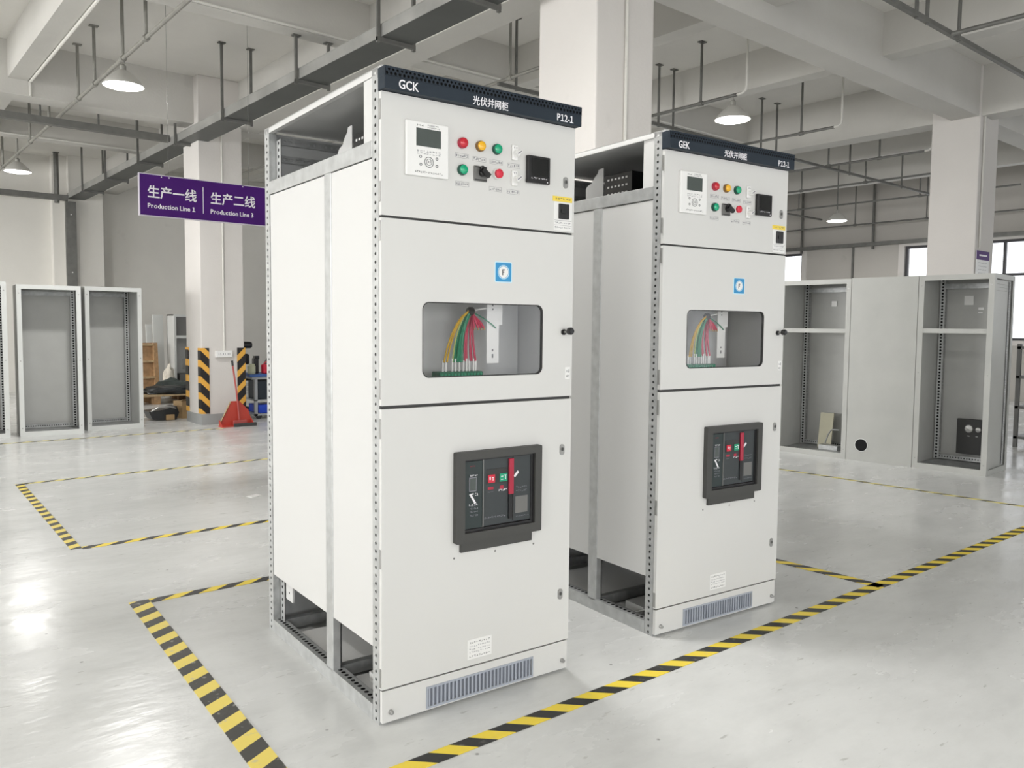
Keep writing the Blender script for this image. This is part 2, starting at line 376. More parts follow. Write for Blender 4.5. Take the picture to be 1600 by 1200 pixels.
# ------------------------------------------------------------------ setting
b = MB().box(XL-.3, XR+.3, YF-.3, YB+.3, -.2, 0); struct(b.build('floor', M['floor']))
b = MB().box(XL-.3, XR+.3, YF-.3, YB+.3, ZC, ZC+.25); struct(b.build('ceiling', M['slab']))
b = MB().box(XL-.3, XR+.3, YB, YB+.3, 0, ZC); struct(b.build('wall_back', M['wall']))
def window_wall(name, plane, h0, h1, a0, a1, wins, mat):
    b = MB().plate(rect(a0, a1, 0, ZC), [rect(*w_) for w_ in wins], h0, h1, plane); return struct(b.build(name, mat))
right_wins = [(-1.8, 3.94, 1.16, 3.12), (6.32, 9.4, 1.16, 3.12), (10.6, 13.0, 1.16, 3.12), (-8.6, -3.0, 1.16, 3.12)]
left_wins = [(y-2.1, y+2.1, .95, 3.45) for y in (-6.6, -1.4, 3.8, 9.0)]
front_wins = [(x-2.1, x+2.1, .45, 2.95) for x in (-6.0, -.8, 4.6, 9.8)]
window_wall('wall_right', 'yz', XR, XR+.25, YF, YB, right_wins, M['wallr'])
window_wall('wall_left', 'yz', XL-.25, XL, YF, YB, left_wins, M['wall'])
window_wall('wall_front', 'xz', YF-.25, YF, XL, XR, front_wins, M['wall'])
wn = 0
def window(plane, a0, a1, z0, z1, h, bars, rails, fm):
    global wn; wn += 1
    b = MB(); t = .05
    holes = []; xs = [a0]+bars+[a1]; zs = [z0]+rails+[z1]
    for i in range(len(xs)-1):
        for j in range(len(zs)-1):
            holes.append(rect(xs[i]+t/2+(t/2 if i == 0 else 0), xs[i+1]-t/2-(t/2 if i == len(xs)-2 else 0), zs[j]+t/2+(t/2 if j == 0 else 0), zs[j+1]-t/2-(t/2 if j == len(zs)-2 else 0)))
    b.plate(rect(a0, a1, z0, z1), holes, h, h+.06, plane)
    f = struct(b.build('window_%d' % wn, fm))
    g = MB()
    if plane == 'yz': g.box(h+.028, h+.032, a0+t, a1-t, z0+t, z1-t)
    else: g.box(a0+t, a1-t, h+.028, h+.032, z0+t, z1-t)
    g.build('window_pane', M['pane'], f)
for i, (a0, a1, z0, z1) in enumerate(right_wins):
    k = 3 if a1-a0 > 3.2 else 2
    window('yz', a0, a1, z0, z1, XR+.05, [a0+(a1-a0)*j/k for j in range(1, k)], [2.44], M['aludark'])
for a0, a1, z0, z1 in left_wins: window('yz', a0, a1, z0, z1, XL-.15, [(a0+a1)/2], [2.6], M['alu'])
for a0, a1, z0, z1 in front_wins: window('xz', a0, a1, z0, z1, YF-.15, [(a0+a1)/2], [2.6], M['alu'])
# light coloured surround of the right windows
tn = 0
def trim(b, mat):
    global tn; tn += 1; return struct(b.build('trim_%d' % tn, mat))
for a0, a1, z0, z1 in right_wins[:2]:
    trim(MB().plate(rect(a0-.12, a1+.12, z0-.1, z1+.1), [rect(a0, a1, z0, z1)], XR-.02, XR, 'yz'), M['colm'])
# columns (square, 0.6 m), pilasters
def column(x, y, s=.6, guard=False):
    b = MB().box(x, x+s, y, y+s, 0, ZC, b=.012)
    c = trim(b, M['colm'])
    k = MB().plate(rect(x-.006, x+s+.006, y-.006, y+s+.006), [rect(x+.01, x+s-.01, y+.01, y+s-.01)], 0, .14, 'xy'); k.build('skirting', M['base'], c, label='grey painted skirting')
    return c
column(0, 0); column(6.63, 0, .57); column(-.42, 6.76, .58); column(6.63, 6.8)
for x0, x1 in ((-.55, .05), (6.6, 7.2), (-6.9, -6.3)): trim(MB().box(x0, x1, 13.6, YB, 0, ZC), M['wall'])
trim(MB().box(-.8, -.55, 13.78, YB, 0, ZC), M['wall'])
# beams
MS, SS = 3.95, 4.12
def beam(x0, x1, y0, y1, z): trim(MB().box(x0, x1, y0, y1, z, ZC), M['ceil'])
for x0, x1, z in ((-6.7, -6.35, MS), (.12, .43, MS), (6.65, 6.97, MS), (-2.50, -2.30, SS), (-4.5, -4.28, SS), (2.02, 2.22, SS), (4.14, 4.35, SS), (8.8, 9.0, SS), (11.0, 11.2, SS)):
    beam(x0, x1, YF, YB, z)
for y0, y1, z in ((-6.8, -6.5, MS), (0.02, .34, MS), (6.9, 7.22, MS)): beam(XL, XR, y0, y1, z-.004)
for y0, y1 in ((3.3, 3.52), (-3.5, -3.3), (10.2, 10.42)):
    xs = [XL, -6.7] + [] ; segs = [(XL, -6.7), (-6.35, .12), (.43, 6.65)] + ([(6.97, XR)] if y0 > 0 else [])
    for a, c_ in (segs if y0 != 3.3 else segs[:3]): beam(a, c_, y0, y1, SS+.004)

# ------------------------------------------------------------------ floor marking tape
def tape(p, q_, wd, mat, label, ext=0):
    p = Vector(p+(0,)); q_ = Vector(q_+(0,)); d = q_-p; L_ = d.length; a = math.atan2(d.y, d.x)
    o = MB().box(0, L_, -wd/2, wd/2, .0005, .002).build('floor_tape', mat, None, tuple(p), (0, 0, a))
    tag(o, label, 'floor tape', 'hazard tape marking bays on the floor')
tape((-3.24, -2.02), (4.6, -2.17), .068, M['tape1b'], 'long yellow and black hazard tape running across the floor in front of both cabinets')
tape((-3.035, .05), (-3.17, -1.985), .09, M['tape2'], 'yellow and black hazard tape strip left of the nearest cabinet, running toward the camera')
tape((-2.99, .02), (.0, -.06), .06, M['tape1'], 'yellow and black hazard tape passing behind the nearest cabinet from the left corner')
tape((.0, -.02), (.05, -2.10), .07, M['tape1'], 'short hazard tape strip at right of the second cabinet, joining the long front strip')
tape((-2.985, 3.67), (-3.06, 1.24), .06, M['tape2'], 'worn tape strip forming the left side of the rear floor bay')
tape((-3.03, 1.24), (.2, 1.16), .06, M['tape1'], 'hazard tape forming the near edge of the rear floor bay')
tape((-2.96, 3.66), (.2, 3.68), .055, M['tape3'], 'faded hazard tape forming the far edge of the rear floor bay')
tape((2.79, .9), (2.85, -2.1), .05, M['tape3'], 'faded tape in front of the grey enclosures on the right, meeting the frame edge')
tape((-3.6, 6.36), (-.3, 6.27), .05, M['tape3'], 'very faded tape in front of the open enclosures on the left')

# ------------------------------------------------------------------ switchgear cabinet
W, D = .81, 1.0956
def switchgear(loc, rz, label, t1, t2, t3):
    root = thing('switchgear_cabinet', label, 'electrical cabinet', loc, rz, None)
    P = lambda b, n, m, par=None, **k: b.build(n, m, par or root, **k)
    H = 2.168
    # posts: hollow channels with perforated outer faces
    def post(x0, x1, y0, y1, sx, fy):
        b = MB(); xo = x0 if sx < 0 else x1
        b.perf((xo, y0, 0), (0,0,1), (0,1,0), H, y1-y0, .0275, .0058, 0)
        xi = x1 if sx < 0 else x0
        b.add([(xi,y0,0),(xi,y1,0),(xi,y1,H),(xi,y0,H)], [(0,1,2,3)], 1)
        for yv in (y0, y1): b.add([(x0,yv,0),(x1,yv,0),(x1,yv,H),(x0,yv,H)], [(0,1,2,3)], 0 if yv == fy else 1)
        b.add([(x0,y0,H),(x1,y0,H),(x1,y1,H),(x0,y1,H)], [(0,1,2,3)], 0); b.add([(x0,y0,0),(x1,y0,0),(x1,y1,0),(x0,y1,0)], [(0,1,2,3)], 0)
        b.box(x0+.004, x1-.004, y0+.012, y0+.014, .002, H-.002, 2)  # black sheet puts the shade of the hollow channel behind its holes
        return P(b, 'frame_post', [M['galv'], M['galvd'], M['hole']], label='galvanised perforated corner post')
    post(0, .032, .019, .066, -1, .066); post(W-.032, W, .019, .066, 1, .066)
    post(0, .032, 1.040, D-.002, -1, D); post(W-.032, W, 1.040, D-.002, 1, D)
    for sx in (0, 1):        # inner perforated angle behind the rear posts
        x0 = .030 if sx == 0 else W-.034
        b = MB().perf((x0, .985, .05), (0,0,1), (0,1,0), H-.1, .05, .0275, .0075, 0); b.box(x0+.001, x0+.003, .985, 1.035, .05, H-.05, 1)
        P(b, 'inner_post', [M['galv'], M['hole']])
        x0 = .032 if sx == 0 else W-.036
        b = MB().perf((x0, .40, .05), (0,0,1), (0,1,0), 1.84, .05, .0275, .0075, 0); b.box(x0+.001, x0+.003, .40, .45, .05, 1.88, 1)
        P(b, 'inner_post', [M['galv'], M['hole']])
        # white strip beside the front post and mid post, rails
        xa, xb = (0.003, .03) if sx == 0 else (W-.03, W-.003)
        P(MB().box(xa, xb, .067, .134, 1.945, 2.150, b=.002), 'front_filler', M['panel'])
        xa, xb = (-.001, .03) if sx == 0 else (W-.03, W+.001)
        P(MB().box(xa, xb, .399, .460, .045, 1.892, b=.003), 'centre_post', M['galv'], label='smooth galvanised centre post')
        P(MB().box(xa, xb, .067, 1.039, 1.892, 1.946, b=.002), 'side_rail', M['galv'])
        P(MB().box(xa if sx == 0 else W-.02, .02 if sx == 0 else xb, .067, 1.039, 2.148, 2.1675, b=.002), 'roof_rail', M['panel'])
        # bottom rail with perforated flange
        b = MB().box(xa if sx == 0 else W-.004, .003 if sx == 0 else xb, .067, 1.039, 0, .055, 0)
        b.perf((.003 if sx == 0 else W-.043, .067, .055), (0,1,0), (1,0,0), .972, .04, .0275, .009, 0)
        b.box((.043 if sx == 0 else W-.045), (.045 if sx == 0 else W-.043), .067, 1.039, .01, .055, 1)
        b.box((.005 if sx == 0 else W-.043), (.043 if sx == 0 else W-.005), .067, 1.039, .046, .048, 2)
        P(b, 'bottom_rail', [M['galv'], M['galvd'], M['hole']])
        x0, x1 = (.002, .006) if sx == 0 else (W-.006, W-.002)
        zb = .256 if sx == 0 else .056
        P(MB().box(x0, x1, .068, .398, zb, 1.888), 'side_panel', M['panel'], label='white front side panel')
        P(MB().box(x0, x1, .461, 1.036, zb, 1.888), 'side_panel', M['panel'], label='white rear side panel')
    # cross members, floor plates
    b = MB().box(.045, W-.045, .415, .445, .012, .056, 0); P(b, 'cross_member', M['galvd'])
    b = MB().box(.045, W-.045, 1.0, 1.03, .012, .056, 0); P(b, 'cross_member', M['galvd'])
    b = MB().box(.033, W-.033, .022, .05, .003, .055, 0); P(b, 'cross_member', M['galvd'])
    P(MB().box(.046, W-.046, .448, .86, .040, .044), 'floor_plate', M['white'])
    P(MB().box(.05, .40, .10, .16, .006, .03).box(.06, .30, .17, .36, .006, .028).box(.10, .22, .18, .30, .028, .062), 'base_bracket', M['panel'])
    b = MB().box(.06, .16, .085, .15, .03, .05, 0).tube([(.08, .10, .05), (.08, .10, .075)], .009, 8, 0).tube([(.13, .12, .05), (.13, .12, .07)], .007, 8, 1).tube([(.06, .2, .04), (.12, .16, .06), (.2, .14, .05)], .006, 6, 1)
    P(b, 'cable_clamp', [M['galvd'], M['galv']])
    b = MB().box(.034, .042, .90, .975, .16, .30, 0)
    for k in range(3): b.box(.0335, .0345, .934, .942, .19+.04*k, .198+.04*k, 1)
    P(b, 'corner_bracket', [M['panel'], M['hole']])
    P(MB().box(.012, W-.012, D-.006, D-.003, .01, H-.01), 'back_panel', M['inner'])
    P(MB().box(0, W, .0, D, H, H+.004).box(0, .003, .0, D, H-.02, H+.004), 'roof_panel', M['panel'])
    for zz in (2.115, 2.04):
        P(MB().perf((.04, D-.02, zz), (1,0,0), (0,0,1), W-.08, .03, .0275, .006, 0), 'inner_rail', [M['galvd']])
        P(MB().perf((W-.04, .07, zz), (0,1,0), (0,0,1), .96, .03, .0275, .006, 0), 'inner_rail', [M['galvd']])
    P(MB().box(W-.010, W-.007, .07, 1.03, 1.945, 2.15), 'upper_side_sheet', M['inner'])
    # terminal unit in the top opening
    tu = P(MB().box(.18, .40, .40, .60, 1.955, 2.085, 0, b=.004), 'control_module', M['black'], label='black control module in the open top bay')
    b = MB()
    for i, zz in enumerate((2.06, 2.035, 1.99)): scribble(b, .181, .182, zz, zz+.01, .3995, 1, i)
    b = MB()
    for i, zz in enumerate((2.055, 2.02, 1.985)):
        b = MB()
        for k in range(6): b.box(.1785, .180, .43+k*.026, .443+k*.026, zz, zz+.009)
        P(b, 'terminal_row', M['white'], tu)
    b = MB().plate([(.602, 1.955), (.735, 1.955), (.735, 2.040), (.722, 2.052), (.69, 2.062), (.668, 2.088), (.645, 2.104), (.638, 2.122), (.602, 2.124)], [], .176, .180, 'yz')
    P(b, 'mounting_bracket', M['panel'], tu)
    # interior behind the window
    P(MB().box(.02, W-.02, .33, .334, 1.02, 1.72), 'mounting_plate', M['inner2'])
    P(MB().box(.045, W-.045, .03, .33, 1.085, 1.088), 'compartment_floor', M['inner'])
    P(MB().box(.045, .048, .03, .33, 1.09, 1.66), 'compartment_side', M['inner'])
    b = MB().box(.513, .568, .148, .152, 1.205, 1.455, 0, b=.001).box(.568, .584, .149, .152, 1.35, 1.455, 0)
    for zz, hh in ((1.42, .008), (1.405, .006), (1.225, .015), (1.25, .008)): b.box(.536, .542, .1475, .148, zz, zz+hh, 1)
    P(b, 'hanging_bracket', [M['white'], M['ink']])
    P(MB().tube([(.44, .16, 1.40), (.513, .156, 1.412)], .0035, 8), 'support_rod', M['white'])
    hb = P(MB().lathe([(.010, -.014), (.016, -.006), (.016, .008), (.008, .016)], (.44, .15, 1.40), 'x', 10), 'harness_tie', M['black'])
    R = random.Random(4)
    def wires(mat, xs, name, r, top, z_end=1.212, lean=0):
        b = MB()
        for x in xs:
            tx = top+R.uniform(-.008, .008); yy = .15+R.uniform(-.008, .008)
            pts = []
            for k in range(9):
                t = k/8; s_ = t**.62
                pts.append((tx+(x-tx)*s_, yy+.012*math.sin(PI*t), 1.40+(z_end-1.40)*t))
            b.tube(pts, r, 6)
        return P(b, name, mat, hb)
    wires(M['wyel'], (.323, .336), 'yellow_wire', .0035, .432)
    wires(M['wlime'], (.362,), 'lime_wire', .0030, .436)
    wires(M['wgrn'], (.372, .381, .390, .399, .408, .376, .395), 'green_wire', .0048, .440)
    wires(M['wred'], (.418, .428, .438, .449, .46), 'red_wire', .0042, .446, 1.215)
    b = MB()
    for dx in (-.006, .008, .02, .032): b.tube([(.446, .14, 1.385), (.448+dx*.8, .135, 1.36), (.452+dx*1.1, .13, 1.338)], .0042, 6, 0).tube([(.452+dx*1.1, .13, 1.342), (.453+dx*1.15, .13, 1.33)], .0034, 6, 1)
    P(b, 'loose_red_wire', [M['wred'], M['card']], hb)
    P(MB().tube([(.45, .145, 1.395), (.49, .140, 1.375), (.53, .140, 1.352), (.552, .146, 1.338)], .0022, 6), 'earth_wire', M['wgrn'], hb)
    b = MB()
    for x in (.322, .335, .362, .376, .392, .410, .424, .436, .455, .465): b.tube([(x, .15, 1.178), (x, .15, 1.214+R.uniform(0, .012))], .0036, 6)
    P(b, 'ferrule', M['white'], hb)
    b = MB().box(.295, .482, .125, .185, 1.10, 1.178, 0, b=.004)
    for k in range(13): b.box(.301+k*.014, .308+k*.014, .123, .126, 1.150, 1.172, 1)
    P(b, 'terminal_block', [M['tgrn'], M['greenb']])
    # header
    hd = P(MB().box(-.003, W+.003, -.030, .018, 2.0925, 2.134, 0, b=.0015).perf((-.003, -.030, 2.134), (1,0,0), (0,0,1), W+.006, .0135, .0155, .0052, 0)
           .perf((.0045, -.030, 2.1475), (1,0,0), (0,0,1), W-.009, .0105, .0155, .0043, 0).box(-.003, .0045, -.030, -.029, 2.1475, 2.158, 0).box(W-.0045, W+.003, -.030, -.029, 2.1475, 2.158, 0)
           .box(-.003, W+.003, -.022, -.020, 2.134, 2.158, 1)
           .box(-.003, W+.003, -.030, .018, 2.158, 2.163, 0).box(-.003, .001, -.030, .018, 2.1335, 2.158, 0).box(W-.001, W+.003, -.030, .018, 2.1335, 2.158, 0), 'header', [M['header'], M['hole']], label='navy header fascia with a perforated top edge')
    text('header_text', t1, .040, M['letters'], hd, (.046, -.0305, 2.0995), sx=.86, bold=.0005)
    text('header_text', t2, .032, M['letters'], hd, (.402, -.0305, 2.098), align='CENTER', sx=.93, bold=.0003)
    text_seq('header_text', t3, .036, M['letters'], hd, (.772, -.0305, 2.0985), align='RIGHT', sx=.86, bold=.0004)
    # doors
    XD0, XD1 = .0, .807
    def door(name, z0, z1, holes=[]):
        b = MB().plate(rect(XD0, XD1, z0, z1), holes, .0, .0035)
        b.plate(rect(XD0, XD1, z0, z1), [rect(XD0+.002, XD1-.002, z0+.002, z1-.002)], .0035, .017)
        d = P(b, name, M['door'])
        return d
    def hinge(d, zc):
        P(MB().box(-.003, .001, .003, .014, zc-.032, zc+.032, 0, b=.001), 'hinge', M['lock'], d, label='grey hinge')
    du = door('upper_door', 1.6995, 2.0905); dm = door('middle_door', 1.0810, 1.6915, [rrect(.151, .664, 1.168, 1.425, .027, 8)]); dl = door('lower_door', .1265, 1.0700)
    for d, zs in ((du, (2.035, 1.775)), (dm, (1.650, 1.135)), (dl, (1.005, .57, .165))):
        for zz in zs: hinge(d, zz)
    # dark strips standing in for the shade in the gaps between doors
    for z0, z1 in ((1.692, 1.699), (1.0705, 1.0805), (.1215, .126)): P(MB().box(.004, XD1-.004, .007, .02, z0, z1), 'gasket', M['darkgap'])
    # window rim and pane
    o_ = rrect(.151, .664, 1.168, 1.425, .027, 8); i_ = rrect(.1545, .6605, 1.1715, 1.4215, .0245, 8)
    P(MB().plate(o_, [i_], .0002, .012), 'window_gasket', M['darkgap'], dm)
    P(MB().plate(rrect(.153, .662, 1.170, 1.423, .026, 8), [], .006, .008), 'window_pane', M['pane2'], dm, label='clear acrylic window')
    # plinth
    b = MB().plate(rect(.003, .804, .010, .1195), [rect(.178, .631, .022, .086)], .003, .0065)
    b.plate(rect(.003, .804, .010, .1195), [rect(.005, .802, .012, .1175)], .0065, .02)
    pk = P(b, 'kick_panel', M['door'])
    g = MB().plate(rect(.172, .637, .015, .093), [rect(.178, .631, .022, .086)], .0005, .003, m=0); g.box(.178, .631, .008, .0085, .022, .086, 1)
    for k in range(28): g.box(.1805+k*.0162, .1865+k*.0162, .0015, .007, .022, .086, 0)
    P(g, 'vent_grille', [M['grille'], M['grilled']], pk, label='blue-grey vent grille with vertical slats')
    for x in (.034, .779): P(MB().lathe([(.0085, .003), (.0085, -.004), (.0065, -.0055), (.0065, -.011), (.004, -.013)], (x, 0, .044), 'y', 10), 'bolt', M['lock'], pk)
    # locks
    def lock(d, x, z):
        b = MB().plate(rrect(x-.011, x+.011, z-.021, z+.021, .0105, 5), [], -.003, 0, m=0); b.lathe([(.0075, -.003), (.0075, -.005)], (x, 0, z+.002), 'y', 12, 1).box(x-.002, x+.002, -.0056, -.005, z-.003, z+.007, 2)
        P(b, 'lock', [M['lock'], M['sgrey'], M['black']], d, label='grey oval quarter-turn lock')
    lock(du, .763, 1.884); lock(dl, .763, .876); lock(dl, .763, .312)
    b = MB().lathe([(.011, 0), (.011, -.006)], (.762, 0, 1.325), 'y', 14, 0).lathe([(.005, -.006), (.005, -.02)], (.764, 0, 1.326), 'y', 10, 1).lathe([(.009, -.018), (.014, -.024), (.014, -.036), (.010, -.042)], (.772, 0, 1.329), 'y', 14, 0)
    P(b, 'door_knob', [M['black'], M['lock']], dm, label='black door knob')
    b = MB().box(.774, .797, -.0015, 0, 1.147, 1.192, 0); scribble(b, .777, .795, 1.152, 1.164, -.0015, 2, 5, 1); scribble(b, .777, .795, 1.170, 1.184, -.0015, 2, 6, 1)
    P(b, 'door_tag', [M['white'], M['ink']], dm)
    # blue round-mark sticker
    b = MB().plate(rrect(.444, .520, 1.501, 1.575, .006, 3), [], -.0008, 0, m=0).plate(rrect(.4475, .5165, 1.5045, 1.5715, .004, 3), [], -.0012, -.0008, m=1)
    b.plate(circ(.482, 1.538, .025), [circ(.482, 1.538, .0225)], -.0016, -.0012, m=2).plate(circ(.482, 1.538, .0205), [], -.0016, -.0012, m=3)
    b.box(.476, .480, -.002, -.0016, 1.527, 1.547, 4).box(.476, .487, -.002, -.0016, 1.544, 1.548, 4).box(.476, .485, -.002, -.0016, 1.536, 1.540, 4)
    P(b, 'door_sticker', [M['lblue'], M['blue'], M['lblue'], M['white'], M['ink']], dm, label='blue square sticker with a white disc')
    # controller
    ct = P(MB().box(.083, .244, -.013, 0, 1.836, 2.012, 0, b=.003), 'controller', M['white'], label='white controller panel')
    P(MB().box(.120, .213, -.0140, -.0130, 1.933, 1.9905), 'display', M['lcd'], ct, label='dark grey display')
    b = MB(); y = -.013
    scribble(b, .121, .150, 1.9965, 2.0025, y, 5, 1, 0); scribble(b, .162, .205, 2.000, 2.0065, y, 7, 2, 0); scribble(b, .162, .208, 1.9935, 1.999, y, 8, 3, 0)
    scribble(b, .122, .215, 1.914, 1.922, y, 8, 7, 1); scribble(b, .122, .215, 1.907, 1.912, y, 8, 8, 1)
    scribble(b, .116, .222, 1.846, 1.853, y, 16, 9, 0)
    b.plate(circ(.168, 1.884, .0175), [circ(.168, 1.884, .0155)], y-.0008, y, m=0).plate(circ(.168, 1.884, .011), [circ(.168, 1.884, .0095)], y-.0008, y, m=0)
    scribble(b, .162, .176, 1.879, 1.890, y, 2, 11, 0)
    for cx, cz in ((.136, 1.899), (.137, 1.874), (.198, 1.898), (.198, 1.874)): b.plate(circ(cx, cz, .0050, 10), [circ(cx, cz, .003, 8)], y-.0008, y, m=0)
    P(b, 'panel_marking', [M['ink'], M['inkg']], ct)
    # indicator lights
    def light(x, z, lens, bez, lab, push=False):
        b = MB().lathe([(.0185, 0), (.0185, -.009), (.0175, -.012), (.0158, -.0125)], (x, 0, z), 'y', 24, 0).lathe([(.0156, -.008), (.0156, -.0165 if not push else -.022), (.011, -.0195 if not push else -.025), (.004, -.021 if not push else -.0255)], (x, 0, z), 'y', 24, 1)
        o = P(b, 'push_button' if push else 'indicator_light', [bez, lens], du, smooth=True, label=lab); return o
    light(.304, 1.967, M['red'], M['lever'], 'round red indicator light'); light(.377, 1.966, M['yellow'], M['ygold'], 'round yellow indicator light'); light(.447, 1.965, M['green'], M['gbez'], 'round green indicator light, upper row')
    light(.304, 1.877, M['green'], M['gbez'], 'round green indicator light, lower row'); light(.448, 1.879, M['redb'], M['white'], 'red push button in a white ring', True)
    b = MB().box(.352, .406, -.006, 0, 1.846, 1.899, 0, b=.003).box(.355, .403, -.0068, -.006, 1.849, 1.8525, 1).box(.355, .403, -.0068, -.006, 1.8925, 1.896, 1)
    P(b, 'selector_switch', [M['sgrey'], M['bezel']], du, label='grey square selector switch plate')
    b = MB().lathe([(.0125, -.006), (.0125, -.018), (.009, -.022)], (.382, 0, 1.875), 'y', 16).obox((.386, -.026, 1.873), (.015, 0, -.010), (0, .007, 0), (.004, 0, .0065)).obox((.378, -.020, 1.886), (.004, 0, .008), (0, .006, 0), (.008, 0, -.003))
    P(b, 'switch_lever', M['black'], du, label='black switch lever')
    for z in (1.964, 1.874):
        b = MB().box(.511, .536, -.010, 0, z-.028, z+.026, 0, b=.004).lathe([(.0125, -.01), (.0115, -.022), (.008, -.026)], (.526, 0, z-.006), 'y', 14, 0).obox((.526, -.028, z-.004), (.010, 0, .007), (0, .005, 0), (-.003, 0, .004), 0)
        scribble(b, .515, .532, z+.012, z+.020, -.010, 2, int(z*100), 1); b.obox((.526, -.0335, z-.004), (.008, 0, .0056), (0, .0006, 0), (-.0012, 0, .0015), 1)
        P(b, 'rotary_knob', [M['white'], M['inkg']], du, label='white rotary knob')
    b = MB()
    for i, (x, z) in enumerate(((.304, 1.924), (.376, 1.921), (.447, 1.920), (.523, 1.917), (.306, 1.829), (.444, 1.826), (.521, 1.824))): scribble(b, x-.025, x+.025, z-.004, z+.006, 0, 6, 40+i, 0, True)
    P(b, 'engraved_tags', M['inkg'], du)
    # black power meter
    pm = P(MB().box(.576, .678, -.016, 0, 1.865, 1.962, 0, b=.003), 'power_meter', M['black'], du, label='black square power meter')
    b = MB().box(.592, .668, -.0168, -.016, 1.890, 1.954, 0); scribble(b, .590, .665, 1.879, 1.885, -.016, 7, 77, 1); b.box(.662, .667, -.0165, -.016, 1.8695, 1.873, 1)
    b.build('meter_display', [M['screen'], M['letters']], root)
    # warning label + toggle
    b = MB().box(.703, .796, -.0015, 0, 1.812, 1.831, 0); scribble(b, .712, .79, 1.817, 1.827, -.0015, 6, 90, 1); P(b, 'warning_label', [M['ylabel'], M['ink']], du, label='yellow label strip with dark print')
    b = MB().box(.709, .796, -.0012, 0, 1.706, 1.811, 0); scribble(b, .713, .79, 1.730, 1.737, -.0012, 9, 91, 1); scribble(b, .713, .79, 1.713, 1.720, -.0012, 9, 92, 1); b.box(.711, .794, -.0016, -.0012, 1.7415, 1.7425, 1).box(.711, .794, -.0016, -.0012, 1.7245, 1.7252, 1)
    P(b, 'instruction_label', [M['white'], M['inkg']], du, label='white instruction label')
    P(MB().box(.730, .778, -.008, -.0012, 1.748, 1.804, 0, b=.002).box(.738, .770, -.011, -.008, 1.768, 1.784, 0), 'toggle_switch', M['black'], du)
    # circuit breaker
    b = MB().plate(rrect(.276, .651, .583, .906, .006, 3), [rect(.312, .620, .617, .877)], -.022, 0, m=0)
    b.plate(rect(.302, .614, .549, .5835), [], -.012, 0, m=0)
    cb = P(b, 'circuit_breaker', M['brk'], dl, label='dark grey circuit breaker frame')
    X = lambda b, n, m, **k: b.build(n, m, root, **k)
    b = MB().plate(rect(.312, .620, .617, .877), [rect(.318, .606, .627, .871)], -.012, -.001, m=0).box(.312, .620, -.001, -.0002, .617, .877, 0)
    bf = P(b, 'breaker_recess', M['black'])
    b = MB().box(.318, .392, -.010, -.001, .629, .869, 1).box(.392, .396, -.013, -.001, .629, .872, 2).box(.396, .606, -.009, -.001, .631, .871, 0).box(.410, .502, -.0105, -.009, .780, .834, 3)
    b.box(.525, .529, -.011, -.001, .635, .871, 3)
    bfc = P(b, 'breaker_face', [M['brkface'], M['brkl'], M['sgrey'], M['bezel']], bf)
    P(MB().box(.505, .525, -.018, -.009, .735, .866, 0, b=.002).box(.505, .521, -.014, -.009, .645, .735, 1), 'charging_lever', [M['lever'], M['black']], bf, label='crimson and black charging lever')
    b = MB().box(.415, .444, -.013, -.0105, .785, .814, 0); scribble(b, .418, .441, .790, .810, -.013, 2, 3, 1); P(b, 'off_button', [M['redb'], M['letters']], bf, label='red button')
    b = MB().box(.466, .498, -.013, -.0105, .785, .814, 0); scribble(b, .469, .496, .790, .810, -.013, 2, 4, 1); P(b, 'on_button', [M['greenb'], M['letters']], bf, label='green button')
    b = MB().box(.335, .366, -.0112, -.010, .762, .812, 0).box(.3375, .3635, -.0118, -.0112, .765, .809, 1)
    P(b, 'trip_unit_display', [M['inkg'], M['lcd']], bf)
    MK = [M['letters'], M['inkg'], M['lever'], M['lever'], M['sgrey']]
    def mark(name, f):
        b = MB(); f(b); P(b, name, MK, bf)
    mark('printed_text', lambda b: scribble(b, .338, .372, .814, .822, -.010, 5, 13, 0))
    mark('white_arrow_mark', lambda b: b.obox((.351, -.0105, .735), (.011, 0, -.017), (0, .0005, 0), (.003, 0, .002), 0).obox((.345, -.0105, .752), (.009, 0, .001), (0, .0005, 0), (0, 0, .002), 0))
    for k in range(4): mark('printed_text', lambda b: scribble(b, .338, .374, .672+k*.012, .680+k*.012, -.010, 6, 20+k, 1))
    mark('printed_text', lambda b: scribble(b, .360, .374, .745, .757, -.010, 2, 31, 0)); mark('printed_text', lambda b: scribble(b, .334, .373, .711, .719, -.010, 4, 32, 0))
    mark('red_print', lambda b: scribble(b, .336, .362, .849, .854, -.010, 4, 33, 2))
    mark('state_window', lambda b: b.box(.416, .440, -.0095, -.009, .760, .769, 3)); mark('state_window', lambda b: b.box(.468, .484, -.0095, -.009, .757, .770, 3))
    mark('printed_text', lambda b: scribble(b, .415, .440, .749, .754, -.009, 5, 34, 1)); mark('printed_text', lambda b: scribble(b, .462, .500, .749, .758, -.009, 6, 35, 0))
    mark('printed_text', lambda b: scribble(b, .400, .495, .655, .663, -.009, 12, 36, 1))
    mark('white_arrow_mark', lambda b: b.obox((.540, -.0105, .806), (.009, 0, .009), (0, .001, 0), (.003, 0, -.003), 0))
    for k in range(2): mark('printed_text', lambda b: scribble(b, .540, .592, .752-k*.014, .760-k*.014, -.009, 6, 37+k, 1))
    mark('data_plate', lambda b: b.box(.538, .594, -.0095, -.009, .660, .722, 4)); mark('printed_text', lambda b: scribble(b, .540, .600, .646, .650, -.009, 8, 39, 1))
    b = MB()
    for x in (.281, .456, .631): b.lathe([(.004, 0), (.003, -.0015)], (x, 0, .530), 'y', 8)
    P(b, 'screw', M['sgrey'], dl)
    b = MB().box(.339, .443, -.0012, 0, .150, .222, 0)
    scribble(b, .345, .437, .206, .214, -.0012, 9, 50, 1)
